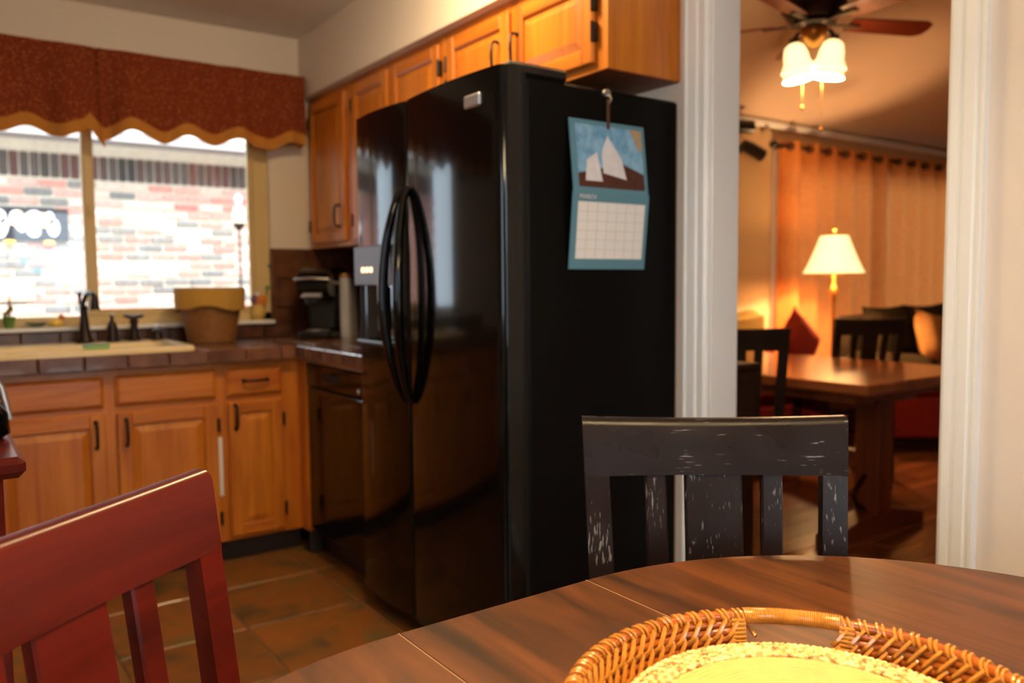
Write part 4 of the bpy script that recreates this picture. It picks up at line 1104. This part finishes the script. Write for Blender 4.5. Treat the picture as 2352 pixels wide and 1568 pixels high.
# ---- cane tray with stacked round placemats
TCX, TCY = .605, .405
tr = thing('wicker_tray', 'round amber cane tray with wrapped handles standing on the oval table', 'tray', (TCX, TCY, ZTB))
ha = math.atan2(.545 - TCY, .765 - TCX); hw = .245
def wall_r(z): return .196 + .016 * (z / .05)
MB().lathe([(.0, .0), (.192, .0), (.196, .004), (.192, .008), (.0, .009)], n=64, capb=False, capt=False).build('base', M['cane_dark'], tr, 40)
zz = [.010, .018, .026, .034, .042]
def arc(r, z, a0, a1, n, wob=0, ph=0): return [((r + wob * math.sin(37 * a + ph)) * math.cos(a), (r + wob * math.sin(37 * a + ph)) * math.sin(a), z + wob * math.sin(23 * a + ph)) for a in [a0 + (a1 - a0) * i / n for i in range(n + 1)]]
spans = [(ha + hw, ha + PI - hw), (ha + PI + hw, ha + 2 * PI - hw)]
for i, z in enumerate(zz):
    for a0, a1 in spans:
        MB().tube(arc(wall_r(z), z, a0, a1, 70, .0008, i), .0048, 7).build('cane_strand', M['cane'], tr, 60)
for q in (0, PI):     # low strand continues under each hand hole
    MB().tube(arc(wall_r(.010), .010, ha + q - hw, ha + q + hw, 16), .0048, 7).build('cane_strand', M['cane'], tr, 60)
# rim and its whipping
for a0, a1 in spans: MB().tube(arc(wall_r(.050), .050, a0, a1, 70), .006, 8).build('rim_cane', M['cane'], tr, 60)
def loop(a, r, z, rad, th, lean=0.0, n=12):
    c = Vector((r * math.cos(a), r * math.sin(a), z)); R_ = Vector((math.cos(a), math.sin(a), 0)); Tn = Vector((-math.sin(a), math.cos(a), 0))
    return [c + R_ * rad * math.cos(t) + Vector((0, 0, 1)) * rad * math.sin(t) + Tn * lean * math.sin(t + .6) for t in [2 * PI * k / n for k in range(n)]], th
wr = MB()
for a0, a1 in spans:
    k = 95
    for i in range(k):
        a = a0 + (a1 - a0) * (i + .5) / k
        if i % 3 == 2: continue
        p, t = loop(a, wall_r(.050), .050, .0068, .0018, .003); wr.tube(p, t, 5, closed=True)
stuff(wr.build('rim_whipping', M['cane_pale'], tr, 60))
ls = MB()
for a0, a1 in spans:      # slanted lashing over the strands, inside and outside
    k = 36
    for i in range(k):
        for row, (za_, zb_) in enumerate(((.051, .028), (.033, .010))):
            a = a0 + (a1 - a0) * (i + .3 + .5 * row) / k
            da = .085
            for side in (-1, 1):
                pts = []
                for j in range(7):
                    t = j / 6; z = za_ + (zb_ - za_) * t; aa = a + da * t * side * -1 if side > 0 else a + da * t
                    r = wall_r(z) + side * (.0062 + .0012 * math.sin(PI * t)) * (1 if 0 < j < 6 else .4)
                    pts.append((r * math.cos(aa), r * math.sin(aa), z))
                ls.tube(pts, .0025, 5, flat=(0, 0, 1))
stuff(ls.build('cane_lashing', M['cane_pale'], tr, 60))
for q in (0, PI):
    hp_ = MB(); hp_.tube(arc(wall_r(.050), .050, ha + q - hw, ha + q + hw, 20), .0066, 10)
    hd = hp_.build('handle', M['cane'], tr, 60)
    wq = MB()
    for i in range(46):
        a = ha + q - hw + 2 * hw * (i + .5) / 46
        p, t = loop(a, wall_r(.050), .050, .0078, .0012, .0006, 10); wq.tube(p, t, 5, closed=True)
    stuff(wq.build('handle_wrapping', M['cane_pale'], hd, 60))
    for s in (-1, 1):   # bound posts either side of the hand hole
        pq = MB()
        for j in range(4):
            a = ha + q + s * (hw + .006 + .018 * j)
            pq.tube([((wall_r(z) - .003) * math.cos(a), (wall_r(z) - .003) * math.sin(a), z) for z in (.006, .03, .054)], .0032, 6)
        for j in range(10):
            z = .010 + .0042 * j; a0 = ha + q + s * hw; a1 = a0 + s * .075
            pq.tube([((wall_r(z) - .0075) * math.cos(a), (wall_r(z) - .0075) * math.sin(a), z) for a in (a0, (a0 + a1) / 2, a1)], .0018, 5)
        pq.build('handle_post', M['cane_pale'], tr, 60)
# placemats: braided rings, four in a stack
def placemat(label, z, first=None):
    if first: return None
    p = thing('placemat', label, 'placemat', (TCX, TCY, z))
    core = MB()
    for i in range(24):
        r = .004 + .0056 * i
        core.tube([(r * math.cos(a), r * math.sin(a), .0035) for a in [2 * PI * k / max(10, int(18 + i * 3)) for k in range(max(10, int(18 + i * 3)))]], .0033, 6, closed=True)
    core.lathe([(.0, .0015), (.138, .0015), (.138, .0028), (.0, .0028)], n=40, capb=False, capt=False)
    core.build('braided_centre', M['mat_yellow'], p, 60)
    br = MB()
    for i in range(4):
        r0 = .142 + .0078 * i; m_ = int(2 * PI * r0 / .0125)
        for k in range(m_):
            a = 2 * PI * (k + .5 * (i % 2)) / m_
            for s in (-1, 1):
                d = .0046; c = Vector((r0 * math.cos(a), r0 * math.sin(a), .0038)); R_ = Vector((math.cos(a), math.sin(a), 0)); Tn = Vector((-math.sin(a), math.cos(a), 0))
                if s < 0: c = c + Tn * .006
                br.tube([c - Tn * d - R_ * s * .0026, c + Vector((0, 0, .0012)), c + Tn * d + R_ * s * .0026], [.0022, .0034, .0022], 6)
    br.lathe([(.136, .0012), (.168, .0012), (.168, .0030), (.136, .0030)], n=48, capb=False, capt=False)
    stuff(br.build('flecked_border', M['mat_fleck'], p, 60))
    return p
zt = .7995
p0 = placemat('topmost of the round yellow braided placemats in the cane tray', zt - .0075)
for k in range(1, 4):
    q = copy_tree(p0, (TCX + random.uniform(-.002, .002), TCY + random.uniform(-.002, .002), zt - .0075 - .0074 * k), .7 * k)
    q['label'] = ['', 'second round braided placemat from the top of the stack in the tray', 'third round braided placemat from the top of the stack in the tray', 'bottom round braided placemat of the stack in the tray'][k]
for q in [o for o in COL.objects if o.name.startswith('placemat')]: q['group'] = 'placemats stacked in the tray'

# ---- chandelier above the table (above the picture)
ch = thing('chandelier', 'bronze chandelier with lit amber glass bells hanging over the oval table', 'chandelier', (.60, .34, 2.44))
MB().lathe([(.065, -.02), (.06, 0)], n=18).cyl((0, 0, -.02), (0, 0, -.52), .006, n=8).lathe([(.012, -.72), (.03, -.70), (.04, -.64), (.02, -.56), (.012, -.50)], n=16).build('stem', M['bronze'], ch, 40)
for k in range(5):
    a = 2 * PI * k / 5 + .2; ca, sa = math.cos(a), math.sin(a)
    MB().tube([(.02 * ca, .02 * sa, -.65), (.10 * ca, .10 * sa, -.70), (.19 * ca, .19 * sa, -.66), (.22 * ca, .22 * sa, -.62)], .007, 8).build('arm', M['bronze'], ch, 50)
    MB().lathe([(.022, -.625), (.045, -.66), (.058, -.70), (.075, -.74)], (.22 * ca, .22 * sa, 0), 18, False, False).lathe([(.0, -.66), (.02, -.665), (.028, -.69), (.02, -.715), (.0, -.72)], (.22 * ca, .22 * sa, 0), 12).build('glass_bell', M['chand'], ch, 60)

# ---- wooden cart with black kettle at the left edge
ka = thing('kitchen_cart', 'red brown wooden kitchen cart behind the cherry chair', 'cart', (-.19, 1.95, 0))
MB().box(-.32, -.30, .850, .315, .30, .888, .012).build('cart_top', M['red'], ka)
for sx in (-.29, .26):
    for sy in (-.26, .26): MB().box(sx - .02, sy - .02, 0, sx + .02, sy + .02, .85, .003).build('leg', M['red'], ka)
MB().box(-.29, -.26, .22, .26, .26, .245, .004).build('shelf', M['red'], ka)
ke = thing('kettle', 'black kettle with an arched steel handle on the wooden cart', 'kettle', (.035, 1.90, .888))
MB().lathe([(.07, 0), (.085, .01), (.082, .05), (.06, .085), (.03, .10), (.0, .105)], n=24, capt=False).build('body', M['blackgloss'], ke, 40)
MB().tube([(-.078, 0, .05), (-.075, 0, .11), (-.04, 0, .155), (.0, 0, .165), (.04, 0, .155), (.072, 0, .10), (.084, 0, .035)], .007, 8).build('handle', M['silver'], ke, 60)
MB().tube([(0, .07, .04), (0, .11, .07), (0, .13, .10)], [.018, .013, .010], 10).build('spout', M['blackgloss'], ke, 50)

# ================================================================== LIVING ROOM
# ---- trestle table
lt = thing('trestle_table', 'honey brown rectangular trestle table in the living room', 'table', (3.56, 2.66, 0))
MB().box(-.51, -.83, .715, .51, .83, .76, .008).build('tabletop', M['livtable'], lt)
MB().box(-.42, -.72, .665, .42, .72, .715).build('apron', M['livtable_z'], lt)
for s in (-1, 1):
    MB().box(-.06, s * .56 - .06, .09, .06, s * .56 + .06, .665, .006).build('post', M['livtable_z'], lt)
    MB().prism([(-.38, 0), (.38, 0), (.38, .05), (.10, .11), (-.10, .11), (-.38, .05)], s * .56 - .045, s * .56 + .045, 'y').build('foot', M['livtable_z'], lt)
    MB().box(-.30, s * .56 - .04, .615, .30, s * .56 + .04, .665, .004).build('cleat', M['livtable_z'], lt)
    for q in (-1, 1):
        pts = [(q * .065 + q * .09 * math.sin(t) , s * .56, .12 + .16 * (t / PI)) for t in [PI * i / 10 for i in range(11)]]
        MB().tube(pts, .010, 6).build('iron_scroll', M['bronze'], lt, 60)
MB().box(-.03, -.56, .30, .03, .56, .38, .004).build('stretcher', M['livtable_z'], lt)
# ---- chairs round it
lc1 = make_chair('dining_chair', 'black slat back chair by the white door jamb, turned towards the trestle table', M['espresso'], M['espresso'], .985, (2.825, 2.315), (.72, .69), 'chairs at the trestle table', .46)
lc2 = make_chair('dining_chair', 'dark mahogany chair on the far side of the trestle table', M['espresso'], M['espresso'], .965, (4.465, 2.67), (.41, .91), 'chairs at the trestle table', .46)
ns = thing('console_table', 'narrow black console table half hidden by the white door jamb', 'console', (2.25, 2.03, 0))
MB().box(-.165, -.17, .865, .17, .17, .892, .006).build('top', M['espresso'], ns)
MB().box(-.15, -.155, .06, .155, .155, .865, .004).build('body', M['espresso'], ns)
MB().box(-.13, -.161, .12, .135, -.154, .82, .003).build('door', M['espresso'], ns)
MB().box(-.14, -.14, 0, .145, .145, .06).build('plinth', M['dark'], ns)
# ---- floor lamp
fp = thing('floor_lamp', 'brass floor lamp with a lit pleated cream shade before the curtain', 'lamp', (5.44, 3.55, 0))
MB().lathe([(.14, 0), (.14, .02), (.05, .035), (.02, .06)], n=24).build('base', M['brass'], fp, 40)
MB().lathe([(.013, .05), (.013, .55), (.02, .57), (.013, .59), (.012, 1.02), (.018, 1.04), (.028, 1.08), (.03, 1.11), (.018, 1.14), (.012, 1.16), (.012, 1.24)], n=14).build('pole', M['brass'], fp, 40)
def shade_fn(u, v):
    a = 2 * PI * u; r = .218 + (.098 - .218) * (v ** .85); r *= 1 + .012 * math.cos(8 * a)
    return (r * math.cos(a), r * math.sin(a), 1.235 + .275 * v)
MB().grid(shade_fn, 64, 10).build('lamp_shade', M['shade'], fp, 60)
MB().tube([(.220 * math.cos(a), .220 * math.sin(a), 1.232) for a in [2 * PI * k / 48 for k in range(48)]], .005, 6, closed=True).build('shade_trim', M['brass'], fp, 60)
MB().cyl((0, 0, 1.50), (0, 0, 1.55), .004, n=6).sphere((0, 0, 1.56), .014, 8, 6).build('finial', M['brass'], fp, 50)
point_light('lamp_bulb', (0, 0, 1.36), 34, (1.0, .58, .26), .03, fp)
# ---- curtains on a rod with grommets
rd = thing('curtain_rod', 'black curtain rod with round finial across the living room window', 'curtain rod', (0, 4.03, 2.235))
MB().cyl((5.37, 0, 0), (8.5, 0, 0), .013, n=10).build('rod', M['blackplastic'], rd, 50)
MB().sphere((5.35, 0, 0), .032, 12, 8).build('finial', M['blackplastic'], rd, 60)
MB().sphere((8.52, 0, 0), .032, 12, 8).build('finial', M['blackplastic'], rd, 60)
for x in (5.47, 6.9, 8.4): MB().box(x - .01, -.005, -.02, x + .01, .09, .02, .003).build('bracket', M['blackplastic'], rd)
def curtain(x0, x1, nfold, label):
    t = thing('curtain', label, 'curtain', (0, 4.03, 0), 0, 'curtains on the black rod')
    def f(u, v):
        x = x0 + (x1 - x0) * u; amp = .045 + .012 * v
        return (x + .012 * math.sin(11 * u + 3) * v, amp * math.sin(2 * PI * nfold * u + .4), 2.275 - 2.255 * v)
    MB().grid(f, nfold * 14, 10).build('cloth', M['curtain'], t, 80)
    for k in range(nfold * 2):
        u = (k + .5 - .4 / PI * .5) / (nfold * 2); u = ((k + .0) * PI - .4) / (2 * PI * nfold)
        if u < .01 or u > .99: continue
        x = x0 + (x1 - x0) * u; dx = (x1 - x0) / (nfold * 2) * .28
        pts = []
        for i in range(14):
            a = 2 * PI * i / 14; s = 1 if math.cos(2 * PI * nfold * u + .4) > 0 else -1
            pts.append((x + .016 * math.cos(a), s * .024 * math.cos(a), .0 + 2.235 + .028 * math.sin(a)))
        MB().tube(pts, .007, 6, closed=True).build('grommet', M['blackplastic'], t, 60)
    return t
curtain(5.45, 6.96, 6, 'amber grommet curtain panel behind the floor lamp')
curtain(7.02, 8.45, 6, 'amber grommet curtain panel behind the dark sofa')
# ---- sofa, cushions, ottoman, armchair
sf = thing('sofa', 'dark olive sofa under the amber curtains', 'sofa', (7.0, 3.50, 0))
MB().box(-1.05, -.38, .10, 1.05, .38, .40, .05).build('seat_base', M['olive'], sf, 40)
for k in range(3): MB().box(-.93 + k * .62, -.40, .40, -.93 + k * .62 + .61, .16, .52, .05).build('seat_cushion', M['olive'], sf, 40)
for k in range(3): MB().pillow((-.62 + k * .62, .16, .73), .64, .50, .22, -.18).build('back_cushion', M['olive'], sf, 60)
MB().box(-1.05, .26, .40, 1.05, .40, .90, .05).build('back', M['olive'], sf, 40)
for s in (-1, 1): MB().box(s * 1.05 - .10 * (s + 1) * 1 + (-.0 if s > 0 else 0), -.40, .10, s * 1.05 + .10 * (1 - s), .40, .62, .06).build('arm', M['olive'], sf, 40)
ZP = 0
tp = thing('throw_pillow', 'tan patterned cushion propped at the sofa end beside the door trim', 'cushion', (0, 0, 0), 0, 'cushions on the dark sofa')
MB().pillow((6.76, 3.24, .80), .44, .44, .16, -.35, .55).build('cover', M['tancushion'], tp, 60)
tp2 = thing('throw_pillow', 'tan patterned cushion on the sofa behind the mahogany chair', 'cushion', (0, 0, 0), 0, 'cushions on the dark sofa')
MB().pillow((6.24, 3.20, .74), .40, .42, .16, -.35, .2).build('cover', M['tancushion'], tp2, 60)
ot = thing('ottoman', 'brick red upholstered ottoman before the dark sofa', 'ottoman', (5.77, 2.92, 0), math.radians(-38.5))
MB().box(-.48, -.23, .09, .48, .23, .40, .03).build('base', M['redcloth'], ot, 40)
MB().box(-.50, -.25, .40, .50, .25, .47, .035).build('cushion', M['redcloth'], ot, 40)
for sx in (-.42, .42):
    for sy in (-.18, .18): MB().lathe([(.02, 0), (.03, .09)], (sx, sy, 0), 10).build('foot', M['espresso'], ot)
MB().box(-.48, -.23, .075, .48, .23, .095).build('skirt', M['dark'], ot)
ac = thing('armchair', 'red armchair with a cream throw left of the floor lamp', 'armchair', (4.50, 3.62, 0), math.radians(-8))
MB().box(-.36, -.38, .08, .36, .36, .42, .05).build('base', M['redcloth'], ac, 40)
MB().box(-.28, -.40, .42, .28, .18, .52, .05).build('seat_cushion', M['redcloth'], ac, 40)
MB().box(-.36, .18, .40, .36, .38, .93, .07).build('back', M['redcloth'], ac, 40)
for s in (-1, 1):
    MB().prism([(-.40, .10), (.34, .10), (.34, .80), (.24, .80), (.10, .50), (-.38, .48)], s * .42 - .06, s * .42 + .06, 'x').build('arm', M['redcloth'], ac, 40)
tw = thing('throw_blanket', 'cream throw blanket folded over the red armchair back', 'blanket', (4.50, 3.62, 0), math.radians(-8))
def twf(u, v):
    a = -.28 + .62 * u; t = v * 2 - 1
    y_ = .28 + t * .125 if abs(t) < .8 else .28 + (.135 if t > 0 else -.135)
    z = .965 + .018 * math.sin(6 * u + 1) - (.06 * t * t if abs(t) < .8 else .06 * .64 + (abs(t) - .8) * 1.6)
    return (a, y_, z)
MB().grid(twf, 20, 30).build('cloth', M['cream'], tw, 80)
# red cushion leaning on the armchair
rp = thing('red_pillow', 'pointed red cushion leaning on the armchair arm', 'cushion', (4.90, 3.46, 0))
MB().pillow((0, 0, .755), .37, .37, .13, -.1, .72).build('cover', M['redcloth'], rp, 60)
# ---- spot lights on the wall and a small end table supporting nothing else
for i, (x, y_, z, lab, yaw) in enumerate(((5.06, 4.00, 2.165, 'black can spotlight on the tan wall beside the curtain rod', .5), (4.92, 4.00, 2.62 - .30, 'black can spotlight partly hidden by the white door jamb, the upper one', .2))):
    s = thing('can_spotlight', lab, 'spotlight', (x, y_, z), 0, 'black can spotlights')
    d = Vector((.8, -.3, -.42)).normalized() if i == 0 else Vector((.9, -.3, .0)).normalized()
    MB().tube([-d * .085, -d * .03, d * .10], [.038, .048, .050], 14).build('can', M['blackplastic'], s, 50)
    MB().tube([(0, 0, 0), (0, .06, .02), (0, .124, .02)], .010, 8).build('arm', M['blackplastic'], s)
    MB().cyl((0, .114, .02), (0, .125, .02), .035, n=14).build('wall_plate', M['blackplastic'], s)
# ---- ceiling fan
FX, FYY, FZ = 3.80, 2.62, 2.60
zc = za + slope * (4.125 - FYY)
cf = thing('ceiling_fan', 'bronze ceiling fan with cherry blades and lit glass bells in the living room', 'ceiling fan', (FX, FYY, 0))
MB().cyl((0, 0, 2.66), (0, 0, zc + .0), .014, n=10).lathe([(.03, zc - .12), (.075, zc - .04), (.08, zc + .01)], n=20).build('downrod', M['bronze'], cf, 40)
MB().lathe([(.03, 2.68), (.10, 2.67), (.155, 2.63), (.165, 2.58), (.13, 2.535), (.10, 2.515), (.11, 2.50), (.08, 2.485)][::-1], n=30).build('motor_housing', M['bronze'], cf, 35)
MB().lathe([(.0, 2.385), (.02, 2.39), (.055, 2.43), (.07, 2.47), (.06, 2.505)], n=24, capb=False).build('light_hub', M['brass'], cf, 40)
for k in range(5):
    a = math.radians(-24 + 72 * k); Rm = Matrix.Rotation(a, 4, 'Z')
    P = [(.20, -.055), (.28, -.062), (.62, -.072), (.66, -.05), (.67, 0), (.66, .05), (.62, .072), (.28, .062), (.20, .055)]
    bl = MB().prism(P, -.004, .004, 'z').xf(Matrix.Translation((0, 0, 2.515)) @ Rm @ Matrix.Rotation(math.radians(-13), 4, 'X')).build('blade', M['fanwood'], cf)
    MB().box(.09, -.018, -.012, .26, .018, -.004, .003).xf(Matrix.Translation((0, 0, 2.515)) @ Rm).build('blade_iron', M['bronze'], bl)
for k in range(2):
    a = math.atan2(-.82, .57) + PI * k; ca, sa = math.cos(a), math.sin(a)
    r = .098
    ar = MB().tube([(.05 * ca, .05 * sa, 2.46), (r * .8 * ca, r * .8 * sa, 2.465), (r * ca, r * sa, 2.44)], .011, 8).lathe([(.022, 2.405), (.026, 2.44)], (r * ca, r * sa, 0), 12).build('lamp_arm', M['bronze'], cf, 50)
    tl = Matrix.Translation((r * ca, r * sa, 2.41)) @ Matrix.Rotation(.18, 4, Vector((-sa, ca, 0))) @ Matrix.Translation((-r * ca, -r * sa, -2.41))
    MB().lathe([(.030, 2.415), (.050, 2.40), (.062, 2.36), (.066, 2.32), (.082, 2.29), (.088, 2.275), (.077, 2.262), (.082, 2.245), (.084, 2.23)], (r * ca, r * sa, 0), 22, False, False).xf(tl).build('glass_bell', M['bell'], cf, 60)
    point_light('fan_bulb', (r * ca * 1.25, r * sa * 1.25, 2.23), 13, (1.0, .62, .30), .04, cf)
for dx, dy, z1 in ((-.02, .05, 2.10), (.03, -.03, 1.98)):
    MB().cyl((dx, dy, 2.40), (dx, dy, z1), .0010, n=5).sphere((dx, dy, z1 - .012), (.008, .008, .014), 8, 6).build('pull_chain', M['brass'], cf)
